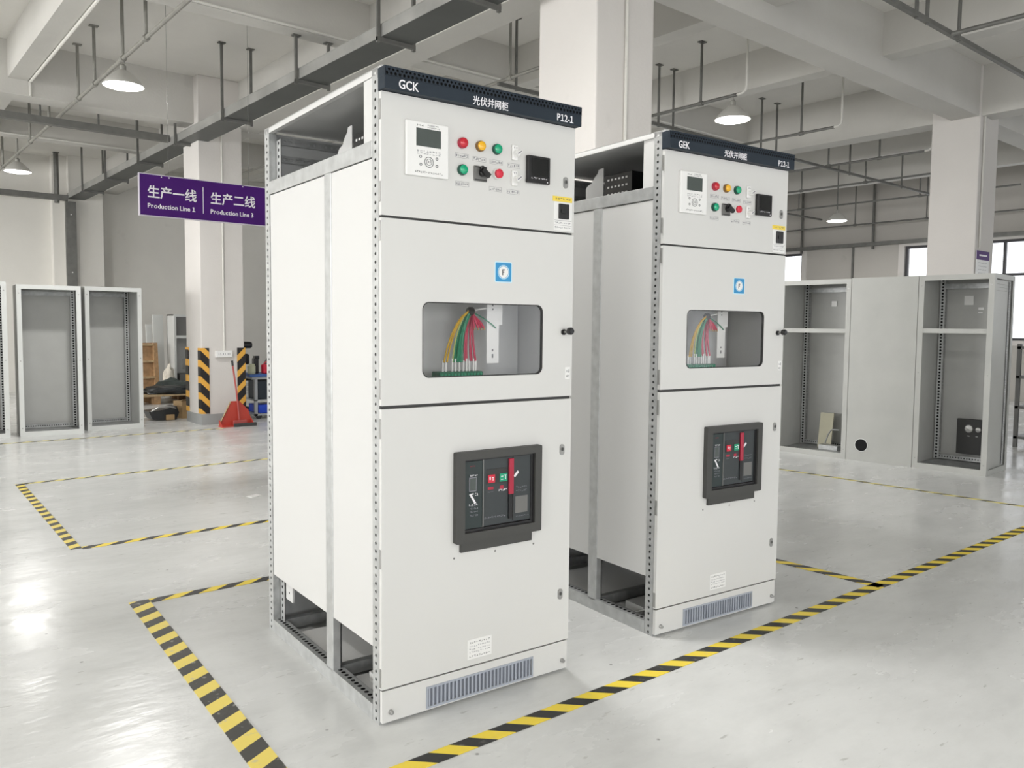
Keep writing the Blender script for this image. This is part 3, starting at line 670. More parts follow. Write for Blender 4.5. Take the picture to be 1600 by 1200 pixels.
    for k in range(3): scribble(b, .345, .437, .172+k*.011, .178+k*.011, -.0012, 10, 51+k, 2)
    scribble(b, .345, .437, .156, .164, -.0012, 9, 55, 1)
    P(b, 'rating_plate', [M['white'], M['ink'], M['inkg']], dl, label='small white rating plate')
    return root
switchgear((-2.75995, -1.76127, 0), -.07, 'white switchgear cabinet with navy header, the nearer and larger one at centre', 'GCK', '光伏并网柜', 'P12-1')
switchgear((-1.43121, -1.81875, 0), -.10, 'white switchgear cabinet with navy header, farther one standing behind and right', 'GEK', '光伏并网柜', 'P12-1')

# ------------------------------------------------------------------ hanging purple sign
sg = thing('hanging_sign', 'purple bilingual production line sign hanging from wires left of the cabinets', 'sign', (-1.91, 4.0, 2.34), 0)
MB().box(0, 1.30, 0, .03, 0, .392, 0).build('sign_board', [M['signedge']], sg, label='pale edged sign body')
MB().box(.008, 1.292, -.002, 0, .008, .384, 0).build('sign_face', M['purple'], sg)
text('sign_text', '生产一线', .122, M['letters'], sg, (.072, -.0025, .182), sx=.93, bold=.002)
text_seq('sign_text', 'Production Line 1', .060, M['letters'], sg, (.074, -.0025, .078), sx=.95, bold=.0012)
text('sign_text', '生产二线', .122, M['letters'], sg, (.655, -.0025, .182), sx=.93, bold=.002)
text_seq('sign_text', 'Production Line 3', .060, M['letters'], sg, (.657, -.0025, .078), sx=.95, bold=.0012)
MB().box(.583, .589, -.0035, -.002, .07, .325).build('divider_line', M['letters'], sg)
for x in (.27, 1.05): MB().tube([(x, .015, .38), (x, .015, ZC-2.34-.004)], .0015, 6).build('suspension_wire', M['steel'], sg)
for x in (.2, .27, .98): MB().lathe([(.006, -.002), (.006, -.006)], (x, 0, .372), 'y', 8).build('screw', M['white'], sg)

# ------------------------------------------------------------------ overhead trays and tubes
def hangers(root, pts, zt, zb, mat, r=.014):
    for x, y in pts:
        b = MB().tube([(x, y, zb), (x, y, zt-.02)], r, 8).box(x-.05, x+.05, y-.035, y+.035, zt-.012, zt-.002)
        b.build('hanger_rod', mat, root)
tr = thing('cable_tray', 'long grey steel cable tray on strut hangers running from overhead to the back wall', 'cable tray', (0, 0, 0))
tx0, tx1 = -.59, -.29
MB().box(tx0, tx0+.003, -6, 13.55, 3.71, 3.81, 0).box(tx1-.003, tx1, -6, 13.55, 3.71, 3.81, 0).box(tx0, tx1, -6, 13.55, 3.707, 3.71, 1).box(tx0-.004, tx0+.012, -6, 13.55, 3.808, 3.813, 0).box(tx1-.012, tx1+.004, -6, 13.55, 3.808, 3.813, 0).build('tray_channel', [M['tray'], M['trayd']], tr)
for y in (12.2, 10.6, 8.75, 7.05, 5.38, 3.62, 1.9, .75, -1.0, -2.7):
    zt = SS+.004 if y == 3.62 else ZC
    if y == 3.62: y = 3.44
    b = MB().box(tx0-.035, tx0-.008, y-.013, y+.013, 3.66, zt, 0).box(tx1+.008, tx1+.035, y-.013, y+.013, 3.66, zt, 0).box(tx0-.035, tx1+.035, y-.015, y+.015, 3.675, 3.706, 0)
    b.box(tx0-.06, tx0+.02, y-.03, y+.03, zt-.012, zt-.002, 0).box(tx1-.02, tx1+.06, y-.03, y+.03, zt-.012, zt-.002, 0)
    b.build('tray_hanger', M['steel'], tr)
t2 = thing('cable_tray', 'dark cable tray crossing the left bay above the sign, meeting the long tray', 'cable tray', (0, 0, 0))
MB().box(-6, tx0-.005, 7.32, 7.325, 3.76, 3.84).box(-6, tx0-.005, 7.42, 7.425, 3.76, 3.84).box(-6, tx0-.005, 7.32, 7.425, 3.757, 3.76).build('tray_channel', M['steel'], t2)
hangers(t2, [(x, 7.372) for x in (-2.75, -2.1, -1.45, -1.0)], ZC, 3.76, M['steel'], .012)
t3 = thing('cable_tray', 'dark cable tray along the top of the back wall behind the left enclosures', 'cable tray', (0, 0, 0))
MB().box(-6, tx0-.005, 13.42, 13.425, 3.66, 3.76).box(-6, tx0-.005, 13.53, 13.535, 3.66, 3.76).box(-6, tx0-.005, 13.42, 13.535, 3.657, 3.66).build('tray_channel', M['steel'], t3)
hangers(t3, [(-.78, 13.47)], ZC, 3.6, M['steel'], .045)
b = MB().box(-.64, -.46, 13.44, 13.53, 2.0, 3.65, 0)
for z in (3.4, 2.3): b.lathe([(.012, -.01), (.012, 0)], (-.55, 13.44, z), 'y', 8, 1)
tag(b.build('cable_riser', [M['steel'], M['white']]), 'vertical steel cable riser on the back wall below the tray end', 'cable riser')
def ytube(x, y0, y1, z, label, rods, mat='steell', r=.017, riser=None, group='steel lighting tubes under the ceiling'):
    t = thing('lighting_tube', label, 'steel tube', (0, 0, 0), 0, group)
    b = MB().tube([(x, y0, z), (x, y1, z)], r, 10)
    b.build('tube', M[mat], t)
    for y in rods:
        k = MB().tube([(x, y, z), (x, y, ZC-.01)], r*.85, 8).box(x-.045, x+.045, y-.03, y+.03, ZC-.012, ZC-.002).lathe([(r*1.6, -.03), (r*1.6, .03)], (x, y, z), 'y', 8)
        k.build('hanger_rod', M[mat], t)
    if riser is not None:
        y = riser; pts = [(x, y+.12, z), (x, y+.05, z+.005), (x, y+.01, z+.03), (x, y, z+.08), (x, y, ZC-.01)]
        MB().tube(pts, r*.8, 8).build('riser_conduit', M['cable'], t, label='pale riser conduit')
def xtube(x0, x1, y, z, label, rods, mat='steel', r=.017):
    t = thing('lighting_tube', label, 'steel tube', (0, 0, 0), 0, 'steel lighting tubes under the ceiling')
    MB().box(x0, x1, y-r, y+r, z-r, z+r).build('tube', M[mat], t)
    for x in rods:
        zt = SS if any(a <= x <= c_ for a, c_ in ((2.02, 2.22), (4.14, 4.35), (-2.5, -2.3), (8.8, 9.0), (11.0, 11.2))) else MS if .12 <= x <= .43 or 6.65 <= x <= 6.97 else ZC
        MB().tube([(x, y, z-.03), (x, y, zt-.01)], r*.85, 8).box(x-.045, x+.045, y-.03, y+.03, zt-.012, zt-.002).build('hanger_rod', M[mat], t)
ytube(-1.85, -4, 13.4, 3.93, 'long pale steel tube carrying the lamps in the left bay', (3.9, 4.67, 5.78, 6.55, 8.2, 9.55, 10.63, 12.0), r=.020)
ytube(1.25, .6, 13.0, 3.868, 'thin steel tube just left of the big central column', (2.45, 5.0), 'steell')
ytube(3.46, 1.27, 13.0, 3.868, 'steel tube with bent riser right of the big column, carrying the lit lamp', (1.75,), 'steel', riser=1.15)
ytube(5.56, 1.3, 13.0, 3.868, 'steel tube with riser in the bay left of the right column', (1.75,), 'steel', riser=1.2)
ytube(7.78, 1.15, 13.0, 3.868, 'steel tube seen through the gap beside the right column', (1.8, 2.6), 'steel', riser=1.05)
ytube(9.55, 1.2, 13.0, 3.868, 'distant steel tube left of the right column, third from the nearest', (2.9, 4.1), 'steel')
ytube(11.65, 1.2, 13.0, 3.868, 'distant steel tube crossing behind the small far lamp', (2.9, 5.4), 'steel')
ytube(12.9, 1.2, 13.0, 3.60, 'thin steel tube nearest to the right windowed wall', (3.3, 4.8), 'steel')
ytube(3.46, -6.0, -.93, 3.93, 'dark steel tube entering at the top right corner', (-1.75,), 'steel', .02)
xtube(1.2, 12.0, 2.58, 3.83, 'long dark strut crossing above the second cabinet', (1.44, 3.72, 4.0, 5.92, 6.3, 8.4, 10.2))
xtube(1.0, 9.0, -.87, 3.972, 'dark steel tube crossing the top right corner', (2.9, 3.1, 3.75, 5.58), r=.02)
xtube(8.0, 13.2, 5.75, 3.83, 'distant thin tube crossing in front of the far right windows', (9.0, 11.3))
t4 = thing('cable_tray', 'dark cable tray along the right wall above the windows', 'cable tray', (0, 0, 0))
MB().box(13.28, 13.38, -4, 13.0, 3.17, 3.25).build('tray_channel', M['steel'], t4)
for y in (1.6, 4.6, 6.3, 9.0): MB().box(13.30, 13.34, y-.02, y+.02, 3.1, ZC).build('tray_hanger', M['steel'], t4)
tag(MB().box(13.36, 13.4, 5.05, 5.09, 0, 3.17).build('drain_pipe', M['steel']), 'thin vertical pipe on the beige right wall', 'pipe')
# white surface conduits
def conduit(pts, label, r=.012):
    tag(MB().tube(pts, r, 8).build('surface_conduit', M['cable']), label, 'conduit')
conduit([(-2.28, -3, SS-.014), (-2.28, 6.8, SS-.014), (-2.28, 6.88, SS-.014), (-2.28, 6.88, MS+.0)], 'white conduit along the soffit of the top left beam', .016)
conduit([(-4.0, 3.285, SS+.02), (.06, 3.285, SS+.02), (.10, 3.285, SS+.02)], 'pale conduit along the beam in front of the big tray', .014)
conduit([(-5.0, 10.185, SS+.02), (.10, 10.185, SS+.02)], 'white conduit on the distant cross beam above the sign', .014)
conduit([(.45, 3.285, SS+.03), (6.6, 3.285, SS+.03)], 'pale conduit along the beam above the nearest cabinet header', .014)
conduit([(.29, -.014, 0.3), (.29, -.014, ZC-.01)], 'white conduit running up the big central column', .013)
conduit([(-.12, 6.745, .98), (-.12, 6.745, MS-.02)], 'white conduit dropping down the left column to the socket', .012)
conduit([(6.73, -.014, 2.36), (6.73, -.014, ZC-.01)], 'conduit running up the right column', .013)
# lamps
def lamp(x, y, zp, label, drop=.07, rod=None, en=55):
    t = thing('pendant_lamp', label, 'ceiling lamp', (x, y, zp), 0, 'bell shaped industrial pendant lamps')
    if rod: MB().tube([(0, 0, -.02), (0, 0, rod)], .012, 8).build('hanging_rod', M['steel'], t)
    b = MB().tube([(.0, .0, .0), (.02, 0, -.02), (.0, 0, -.04), (-.015, 0, -.02), (0, 0, 0)], .005, 6).lathe([(.012, -.03), (.03, -.05), (.03, -drop-.03)], (0, 0, 0), 'z', 12)
    b.build('lamp_holder', M['steell'], t)
    z = -drop-.02
    b = MB().lathe([(.03, z), (.06, z-.012), (.10, z-.045), (.15, z-.095), (.186, z-.145), (.188, z-.155), (.181, z-.145), (.145, z-.098), (.095, z-.05), (.055, z-.018), (.028, z-.008)], (0, 0, 0), 'z', 32, cap=False)
    b.build('lamp_shade', M['shade'], t, smooth=True)
    MB().lathe([(.03, z-.03), (.09, z-.055), (.14, z-.105), (.174, z-.145), (.17, z-.158), (.10, z-.172), (.02, z-.178)], (0, 0, 0), 'z', 28).build('lamp_diffuser', M['lampglow'], t, smooth=True, label='glowing white lamp diffuser')
    l = bpy.data.lights.new('lamp_light', 'AREA'); l.shape = 'DISK'; l.size = .3; l.energy = en; l.color = (1, .985, .96)
    o = bpy.data.objects.new('lamp_light', l); C.objects.link(o); o.parent = t; o.location = (0, 0, z-.19)
lamp(-1.85, 4.67, 3.91, 'lit bell pendant lamp at upper left, the largest one', en=75)
lamp(-1.85, 10.63, 3.90, 'smaller lit pendant lamp at the far left edge')
lamp(3.42, 1.29, 3.84, 'lit pendant lamp right of the big central column')
lamp(10.85, 4.1, 3.68, 'small distant pendant lamp between the cabinet header and right column', rod=.86)

lamp(-1.85, -1.30, 3.91, 'added pendant lamp out of view above the gap between the two switchgear cabinets')  # lamps from here on are added out of view to brighten the foreground
lamp(-1.85, -7.25, 3.91, 'added unseen pendant lamp on the long tube behind the viewpoint')  # also added, on an unseen stretch of the tube
lamp(3.46, -4.70, 3.91, 'added unseen pendant lamp on the dark tube at the front right', en=4)  # dim extra lamp, added out of view
ytube(-5.30, -9.5, 3.2, 3.93, 'steel tube in the bay left of the viewpoint', (-7.2, -4.0, -1.2, 2.6), r=.02)
lamp(-5.30, -1.30, 3.91, 'added unseen pendant lamp hanging left of the viewpoint', en=36)  # added to light the cabinet side and the floor near left
lamp(-5.30, -7.25, 3.91, 'added unseen pendant lamp hanging behind and left of the viewpoint')  # extra unseen lamp, added for more foreground light
# ------------------------------------------------------------------ column fittings
o = thing('wall_socket', 'white socket box on the left column under the conduit', 'socket', (-.13, 6.76, .94), 0)
MB().box(-.11, .11, -.05, 0, -.045, .045, 0, b=.006).build('socket_box', M['white'], o)
b = MB()
for x in (-.06, .0, .06): b.box(x-.016, x-.010, -.051, -.05, -.012, .012).box(x+.008, x+.014, -.051, -.05, -.012, .012)
b.build('socket_slots', M['inkg'], o)
def guard(x, y, sx, mat, label):
    b = MB().box(min(x, x+sx*.10), max(x, x+sx*.10), y-.012, y, .15, 1.02).box(min(x-sx*.012, x), max(x-sx*.012, x), y-.012, y+.10, .15, 1.02)
    tag(b.build('column_hazard_strip', mat), label, 'hazard strip', 'black and yellow corner strips on the left column')
guard(-.42, 6.76, 1, M['hz1'], 'black and yellow corner strip on the near corner of the left column')
guard(.16, 6.76, -1, M['hz2'], 'black and yellow corner strip at the right corner of the left column, behind the red dustpan')
tag(MB().box(-.432, -.42, 7.24, 7.35, .15, 1.02).build('column_hazard_strip', M['hz1']), 'black and yellow corner strip on the far left corner of the left column', 'hazard strip', 'black and yellow corner strips on the left column')
o = thing('column_notice', 'small purple and white notice on the right column', 'notice', (6.65, -.01, 2.0), 0)
MB().box(0, .40, -.004, 0, .02, .33, 0).build('notice_sheet', M['white'], o)
MB().box(0, .40, -.005, -.004, .22, .33, 0).build('notice_header', M['purple'], o)
b = MB(); b.box(.09, .33, -.0055, -.005, .265, .285); b.build('notice_title', M['letters'], o)
b = MB()
for k in range(4): scribble(b, .07, .33, .05+k*.042, .064+k*.042, -.004, 12, 60+k, 0)
b.build('notice_text', M['ink'], o)

# ------------------------------------------------------------------ open enclosure frames
def enclosure(loc, rz, w_, h, d, label, mats, group, shelf=None, front=None, sideopen=False, ring=.05, posts=True):
    e = thing('enclosure_cabinet', label, 'enclosure', loc, rz, group)
    mo, mi = mats; P = lambda b, n, m, **k: b.build(n, m, e, **k)
    P(MB().plate(rect(0, w_, 0, h), [rect(ring, w_-ring, .055, h-.05)] if not front else [], 0, .022), 'front_frame' if not front else 'front_panel', mo)
    if front:
        pass
    for x0, x1 in ((0, .004), (w_-.004, w_)):
        if sideopen and x1 == w_: 
            P(MB().box(w_-.03, w_-.026, .05, d-.06, .04, h-.05), 'side_panel', mo)
            P(MB().plate(rect(.022, d, 0, h), [rect(.055, d-.055, .05, h-.045)], w_-.004, w_, 'yz'), 'side_frame', mo)
            b = MB()
            for k in range(3): b.box(w_-.026, w_-.02, .07, d-.12, h-.09-k*.03, h-.08-k*.03)
            P(b, 'louvre', mo)
            P(MB().perf((w_-.02, d-.105, .06), (0,0,1), (0,1,0), h-.12, .05, .025, .007, 0).box(w_-.024, w_-.022, d-.105, d-.055, .06, h-.06, 1), 'perforated_post', [M['galv'], M['hole']])
        else: P(MB().box(x0, x1, .022, d, 0, h), 'side_panel', mi if not sideopen else mi)
    P(MB().box(.004, w_-.004, .022, d, h-.006, h), 'top_panel', mo)
    P(MB().box(.004, w_-.004, d-.004, d, 0.0, h-.006), 'back_panel', mi)
    P(MB().box(.004, w_-.004, .022, d-.004, .03, .034), 'bottom_panel', M['galvd'])
    if not front:
        for x0, s_ in ((.012, 1), (w_-.062, -1)):
            b = MB().perf((x0, d-.075, .04), (0,0,1), (1,0,0), h-.05, .05, .032, .011, 0).box(x0, x0+.05, d-.072, d-.070, .04, h-.01, 1)
            xs = x0+.05 if s_ > 0 else x0
            b.perf((xs, d-.075, .04), (0,0,1), (0,1,0), h-.05, .05, .032, .011, 0)
            P(b, 'perforated_post', [M['galv'], M['hole']])
        P(MB().perf((.06, d-.08, .045), (1,0,0), (0,0,1), w_-.12, .045, .025, .007, 0).box(.06, w_-.06, d-.077, d-.075, .045, .09, 1), 'bottom_rail', [M['galvd'], M['hole']])
        P(MB().box(.06, w_-.06, d-.08, d-.07, h-.11, h-.06, 0), 'top_rail', M['galvd'])
        b = MB()
        for z in (.1, h*.5, h-.1): b.lathe([(.007, -.002), (.007, 0)], (ring*.5, 0, z), 'y', 8).lathe([(.007, -.002), (.007, 0)], (w_-ring*.5, 0, z), 'y', 8)
        P(b, 'screw', M['lock'])
    if shelf: P(MB().box(ring, w_-ring, .005, .035, shelf-.022, shelf+.022, 0), 'cross_shelf', mo)
    return e
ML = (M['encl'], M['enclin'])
gl = 'open grey enclosures standing at the left'
enclosure((-2.49, 6.84, 0), -.085, .665, 1.775, .55, 'open light grey enclosure frame at left, the middle one of the row', ML, gl)
enclosure((-1.75, 6.95, 0), .05, .665, 1.785, .55, 'open light grey enclosure frame at left, nearest to the column', ML, gl)
enclosure((-3.28, 6.86, 0), -.08, .69, 1.80, .55, 'open light grey enclosure frame cut off by the left picture edge', ML, gl)
MR = (M['enclr'], M['enclri']); gr = 'grey enclosures in a row at the right'
ar = math.atan2(-2.01, .14)
def rp(t): return (3.85+.14*t/2.015, .83-2.01*t/2.015, 0)
e1 = enclosure(rp(-.08), ar, .78, 1.865, .62, 'open grey enclosure with cross shelf, left one of the right-hand row', MR, gr, shelf=1.33)
e2 = enclosure(rp(.705), ar, .65, 1.87, .62, 'closed grey enclosure with a round hole near its foot, middle of the right-hand row', MR, gr, front=True)
e3 = enclosure(rp(1.36), ar, .655, 1.87, .62, 'open grey enclosure at the right end with louvred side and black unit inside', MR, gr, shelf=1.34, sideopen=True)
b = MB().plate(circ(.155, .165, .068), [circ(.155, .165, .062)], -.004, 0, m=0).lathe([(.062, -.001), (.062, -.0012)], (.155, 0, .165), 'y', 24, 1)  # black disc stands in for the shade inside the opening
b.build('cable_hole', [M['encl'], M['hole']], e2, label='round black cable hole')
for q in ((.30, .36, 1.60, 1.66), (.47, .51, 1.545, 1.56)): MB().box(q[0], q[1], .605, .613, q[2], q[3]).build('inner_sticker', M['white'], e1)
for q in ((.22, .305, 1.60, 1.69), (.35, .40, 1.55, 1.575), (.35, .39, 1.52, 1.53), (.44, .485, 1.53, 1.575)): MB().box(q[0], q[1], .605, .613, q[2], q[3]).build('inner_sticker', M['white'], e3)
b = MB().plate(circ(.465, 1.64, .025, 16), [circ(.465, 1.64, .018, 16)], .605, .613); b.build('inner_ring_mark', M['encl'], e3)
b = MB().box(.235, .565, .50, .54, .12, .47, 0, b=.004).lathe([(.040, .499), (.034, .495), (.0, .49)], (.345, 0, .375), 'y', 18, 1).lathe([(.026, .499), (.022, .495), (.0, .49)], (.43, 0, .37), 'y', 18, 1)
b.box(.335, .355, .498, .5, .30, .305, 1).box(.41, .43, .498, .5, .30, .305, 1)
b.build('black_cover_plate', [M['darkgap'], M['lock']], e3, label='black square cover with two glossy round fittings')
# things in enclosure left of row
def local(e, p): return e.matrix_world @ Vector(p)
bpy.context.view_layer.update()
p = local(e1, (.36, .44, .036))
bx = thing('cream_board_piece', 'cream board leaning inside the left of the right-hand enclosures', 'board', tuple(p), ar)
MB().obox((0, 0, .19), (.075, 0, 0), (0, .006, 0), (0, .03, .19)).build('board', M['foam'], bx)
p2 = local(e1, (.42, .30, .036))
wr = MB().tube([(0, 0, .06), (.03, 0, .16), (.07, 0, .22), (.15, 0, .22)], .008, 6).box(-.05, .16, -.05, .06, 0, .05)
tag(wr.build('metal_offcut', M['galvd'], None, tuple(p2), (0, 0, ar)), 'bent metal offcut lying on the floor of the left right-hand enclosure', 'metal scrap')

# ------------------------------------------------------------------ storage corner behind the left enclosures
pl = thing('wooden_pallet', 'wooden pallet lying on the floor left of the column, loaded with plastic sheets', 'pallet', (-.15, 9.95, 0), 0)
for k in range(6): MB().box(-.55, .75, -.02+k*.19, .12+k*.19, .13, .155).build('deck_board', M['wood2'], pl)
for x in (-.55, .05, .65): MB().box(x, x+.1, 0, 1.05, .0, .13).build('stringer', M['wood'], pl)
lp = thing('wooden_crate_panel', 'brown wooden slatted crate panel leaning against the back behind the pallet', 'crate panel', (-.55, 11.35, 0), 0, rot=(-.10, 0, 0))
MB().box(0, .92, 0, .02, 0, .99).build('backing_board', M['wood'], lp)
for z in (.04, .34, .63, .93): MB().box(-.01, .93, -.07, 0, z, z+.035).build('slat', M['wood2'], lp)
MB().box(.86, .93, -.075, -.0, .0, .985).build('upright', M['wood'], lp)
R = random.Random(9)
def lump(name, c, sx, sy, sz, mat, label, cat, seed, group=None, flat=.3):
    bm = bmesh.new(); bmesh.ops.create_icosphere(bm, subdivisions=3, radius=1); RR = random.Random(seed)
    ph = [RR.uniform(0, 6) for _ in range(6)]
    for v in bm.verts:
        x, y, z = v.co; k = 1+.16*math.sin(5*x+ph[0])*math.cos(4*y+ph[1])+.10*math.sin(9*y+7*z+ph[2])+.06*math.sin(15*x+11*z+ph[3])
        v.co = Vector((x*k*sx, y*k*sy, max(-flat, z*k)*sz))
    zmin = min(v.co.z for v in bm.verts)
    for v in bm.verts: v.co.z -= zmin
    bm.verts.index_update(); b = MB().add([v.co for v in bm.verts], [[v.index for v in f.verts] for f in bm.faces]); bm.free()
    return tag(b.build(name, mat, None, c, smooth=True), label, cat, group)
lump('plastic_sheet_pile', (.27, 10.25, .157), .46, .33, .10, M['bagk'], 'crumpled black plastic sheeting piled on the wooden pallet', 'plastic sheet', 3)
lump('plastic_sheet_pile', (.42, 10.78, .157), .30, .10, .15, M['lcd'], 'dark grey folded plastic sheeting at the back of the pallet', 'plastic sheet', 8)
lump('white_sack', (-.42, 10.05, .157), .15, .12, .15, M['bagw'], 'small white cloth sack on the left of the pallet', 'sack', 5)
lump('white_wrap', (.49, 11.1, .0), .10, .08, .30, M['bagw'], 'white crumpled wrap standing beside the leaning crate panel', 'wrap', 6, flat=.9)
# leaning sheet-metal doors and a grey cabinet
for i, (x0, x1, y, h, tilt, lab) in enumerate(((.36, .46, 11.9, 1.32, -.07, 'narrow grey metal sheet leaning at the wall, leftmost of the leaning sheets'), (.44, .62, 11.75, 1.50, -.06, 'tall white metal sheet leaning beside the grey cabinet by the column'))):
    o = tag(MB().box(0, x1-x0, 0, .03, 0, h).build('metal_sheet', M['encl'], None, (x0, y, 0), (tilt, 0, .0)), lab, 'metal sheet')
sc = thing('storage_cabinet', 'light grey storage cabinet with dark upper window half hidden by the left column', 'cabinet', (.62, 11.2, 0), 0)
MB().plate(rect(0, .9, 0, 1.50), [rect(.04, .86, 1.12, 1.46), rect(.04, .86, .05, 1.07)], 0, .02).build('front_frame', M['encl'], sc)
MB().box(0, .02, .02, .4, 0, 1.5).box(.88, .9, .02, .4, 0, 1.5).box(0, .9, .38, .4, 0, 1.5).box(0, .9, .02, .4, 1.48, 1.5).build('cabinet_body', M['enclin'], sc)
MB().box(.04, .86, .022, .026, 1.12, 1.46).build('dark_window', M['sgrey'], sc, label='dark upper panel')
MB().box(.10, .3, .03, .3, .06, .42).tube([(.16, .02, .5), (.16, .02, .7)], .02, 8).build('stored_items', M['sgrey'], sc)
# bundle on floor, cardboard box
o = thing('black_tray', 'black scoop shaped plastic tray on the floor left of the cardboard box', 'tray', (-.655, 7.72, 0), .0)
b = MB().plate([(-.20, .13), (-.15, .02), (.16, .0), (.20, .10), (.17, .19), (.0, .15), (-.1, .14)], [], -.14, .14, 'xz'); b.build('tray_body', M['black'], o)
MB().tube([(-.17, -.13, .13), (-.08, -.15, .18), (.06, -.15, .19), (.16, -.13, .16)], .012, 8).build('tray_rim', M['lock'], o)
MB().box(.02, .13, -.165, -.142, .005, .08).build('paper_label', M['card'], o)
o = thing('cardboard_box', 'brown cardboard box on the floor against the left column', 'box', (-.345, 7.80, 0), .2)
MB().box(-.065, .075, -.12, .12, .0, .24, 0).build('box_body', M['card'], o)
MB().obox((0, -.10, .255), (.065, 0, 0), (0, .03, -.01), (0, 0, .003)).build('box_flap', M['wood2'], o)
# dustpan and broom
dp = thing('red_dustpan', 'red upright dustpan standing on the floor by the left column', 'dustpan', (0, 6.44, 0), 0)
b = MB().plate([(-.31, .0), (.13, .0), (.135, .06), (.09, .20), (-.03, .325), (-.15, .325)], [], .03, .042).box(-.30, .13, -.10, .035, .0, .010)
b.plate([(-.10, 0), (.03, 0), (.03, .09)], [], .122, .132, 'yz').plate([(-.10, 0), (.03, 0), (.03, .09)], [], -.305, -.295, 'yz')
b.build('pan', M['redp'], dp)
MB().tube([(-.31, .022, .01), (-.15, .022, .325)], .008, 6).build('pan_rim', M['wood2'], dp, label='worn pale edge')
MB().box(-.16, .14, -.13, -.10, 0, .045, 0, b=.004).build('front_lip', M['darkgap'], dp, label='dark front lip')
bh = thing('broom', 'broom with thin dark red handle standing in the red dustpan', 'broom', (0, 6.44, 0), 0)
MB().tube([(-.045, .00, .08), (-.07, .02, .45), (-.108, .045, .80)], .012, 8, 0).tube([(-.107, .044, .79), (-.113, .05, .86)], .015, 8, 1).build('broom_handle', [M['orange'], M['black']], bh)
MB().box(-.13, .05, -.03, .01, .012, .075, 0, b=.006).build('broom_head', M['orange'], bh)
# trolley with bins
tx, ty = .36, 7.0
tl = thing('tool_trolley', 'grey metal trolley with blue worktop between the left column and nearest cabinet', 'trolley', (tx, ty, 0), 0)
MB().box(-.04, .92, -.02, .5, .60, .635, 0, b=.004).build('worktop', M['blueb'], tl, label='blue worktop')
for x in (.04, .84):
    for y in (.0, .44): MB().box(x, x+.04, y, y+.04, .05, .575).build('leg', M['trol'], tl)
MB().box(.0, .92, .0, .48, .57, .60).build('upper_shelf', M['trol'], tl)
MB().box(.04, .88, .0, .48, .26, .275).build('middle_shelf', M['trol'], tl)
MB().box(.04, .88, .0, .48, .05, .075).build('lower_shelf', M['trol'], tl)
for x in (.1, .8): MB().lathe([(.045, -.015), (.045, .015)], (x, .03, .0455), 'y', 12).lathe([(.045, -.015), (.045, .015)], (x, .43, .0455), 'y', 12).build('caster', M['black'], tl)
tag(MB().box(0, .5, 0, .35, 0, .26, b=.01).build('storage_bin', M['bin_'], None, (tx+.1, ty+.04, .278)), 'dark navy storage bin on the middle trolley shelf', 'bin')
tag(MB().box(0, .5, 0, .35, 0, .12, b=.01).build('storage_bin', M['bluep'], None, (tx+.1, ty+.03, .078)), 'bright blue storage bin on the lower trolley shelf', 'bin')
tag(MB().lathe([(.05, 0), (.055, .02), (.055, .11), (.045, .125), (.045, .14)], (0, 0, 0), 'z', 16).build('plastic_jar', [M['jar']], None, (tx+.035, ty+.10, .638)), 'cream plastic jar on the blue trolley worktop', 'jar')
tag(MB().box(-.06, .06, -.05, .05, 0, .13, 0, b=.015).tube([(-.04, 0, .13), (0, 0, .17), (.04, 0, .13)], .01, 6).build('red_can', M['redb'], None, (tx+.26, ty+.12, .638)), 'red can with handle on the blue trolley worktop', 'can')
tag(MB().box(-.035, .035, -.05, .05, 0, .22, 0, b=.015).box(-.02, .05, -.03, .03, .2, .25).build('power_tool', M['black'], None, (tx+.14, ty+.22, .638)), 'black power tool standing on the trolley between jar and can', 'tool')
tag(MB().box(-.05, .09, -.05, .05, 0, .16, 0, b=.02).tube([(-.04, 0, .15), (0, 0, .22), (.07, 0, .2)], .02, 8).build('power_tool', M['bezel'], None, (tx+.36, ty+.28, .638)), 'dark power tool at the right of the trolley worktop', 'tool')
oc = thing('office_chair', 'black office chair behind the left column, its headrest and armrest showing', 'chair', (.42, 7.9, 0), 0)
MB().box(-.22, .22, -.22, .20, .50, .58, 0, b=.03).build('seat', M['black'], oc)
MB().box(-.10, .20, .18, .25, .66, .90, 0, b=.03).build('backrest', M['black'], oc)
MB().tube([(.10, .22, .62), (.10, .25, 1.0), (.10, .25, 1.22)], .018, 8).build('back_post', M['lock'], oc)
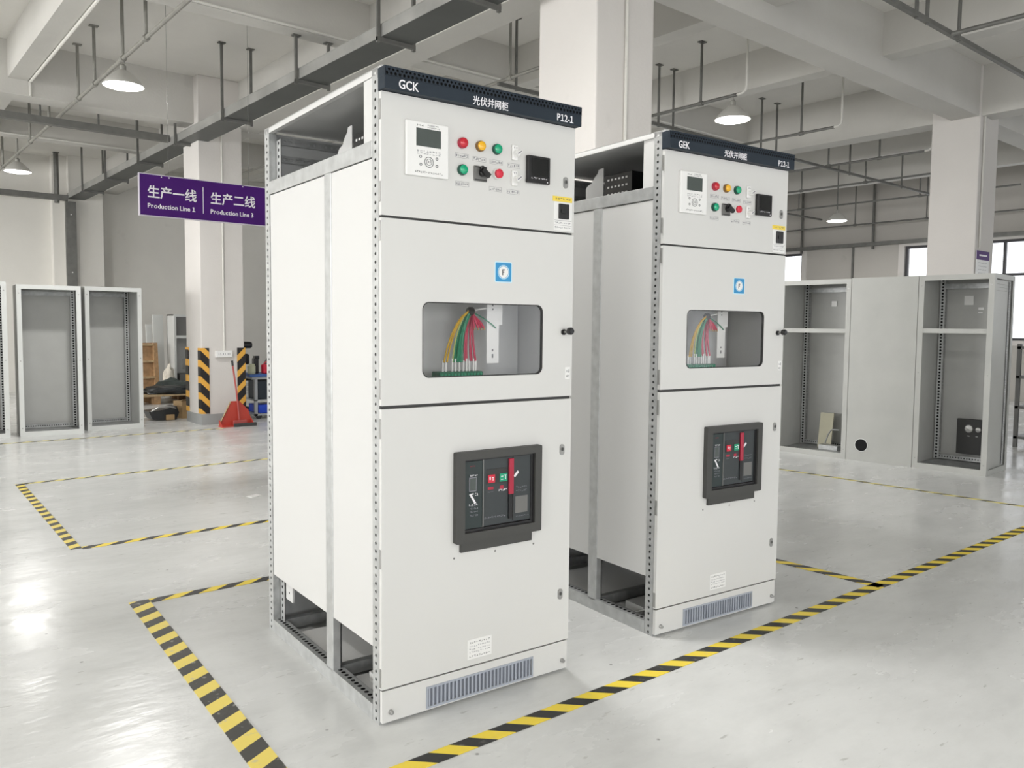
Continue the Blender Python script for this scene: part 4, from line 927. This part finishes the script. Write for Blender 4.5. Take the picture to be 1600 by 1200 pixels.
MB().box(.02, .17, .16, .26, 1.16, 1.37, 0, b=.035).build('headrest', M['black'], oc)
MB().tube([(.16, -.02, .55), (.17, -.04, .98)], .015, 8).build('arm_post', M['lock'], oc)
MB().box(.07, .25, -.20, .10, .98, 1.08, 0, b=.035).build('armrest', M['black'], oc)
MB().box(.05, .20, -.20, .0, .74, .90, 0, b=.03).build('lumbar_pad', M['black'], oc)
MB().tube([(0, 0, .1), (0, 0, .5)], .03, 10).build('gas_lift', M['lock'], oc)
b = MB()
for k in range(5):
    a = 2*PI*k/5; b.tube([(0, 0, .12), (.27*math.cos(a), .27*math.sin(a), .07)], .02, 6)
b.build('chair_base', M['black'], oc)
for k in range(5):
    a = 2*PI*k/5; MB().lathe([(.03, -.02), (.03, .02)], (.27*math.cos(a), .27*math.sin(a), .03), 'y', 10).build('caster', M['black'], oc)
# scrap of paper
tag(MB().box(-.05, .05, -.035, .035, .0005, .004).build('paper_scrap', M['white'], None, (-1.64, 2.05, 0), (0, 0, .3)), 'white paper scrap on the floor left of the nearest cabinet', 'paper')
# rack at far right edge
rk = thing('storage_rack', 'dark storage rack at the right picture edge behind the grey enclosures', 'rack', (6.35, -2.0, 0), 0)
for x in (0, .9):
    for y in (0, 1.35): MB().box(x, x+.04, y, y+.04, 0, 1.2).build('rack_post', M['sgrey'], rk)
for z in (.1, .45, .8, 1.14): MB().box(0, .94, 0, 1.39, z, z+.03).build('rack_shelf', M['sgrey'], rk)
ci = 0
for z, h in ((.13, .22), (.48, .24), (.83, .2)):
    for y in (.08, .52, .96):
        ci += 1
        nm = {.13: 'lowest', .48: 'middle', .83: 'upper'}[z]; ps = {.08: 'nearest', .52: 'central', .96: 'farthest'}[y]
        tag(MB().box(0, .7, 0, .33, 0, h*(.7+.3*((ci*7) % 3)/2), b=.02).build('parts_crate', [M['bin_'], M['black'], M['sgrey']][ci % 3], None, (6.43, -2.0+y, z+.001)), 'dark parts crate, %s one on the %s shelf of the rack at right' % (ps, nm), 'crate', 'dark crates on the right-hand rack')
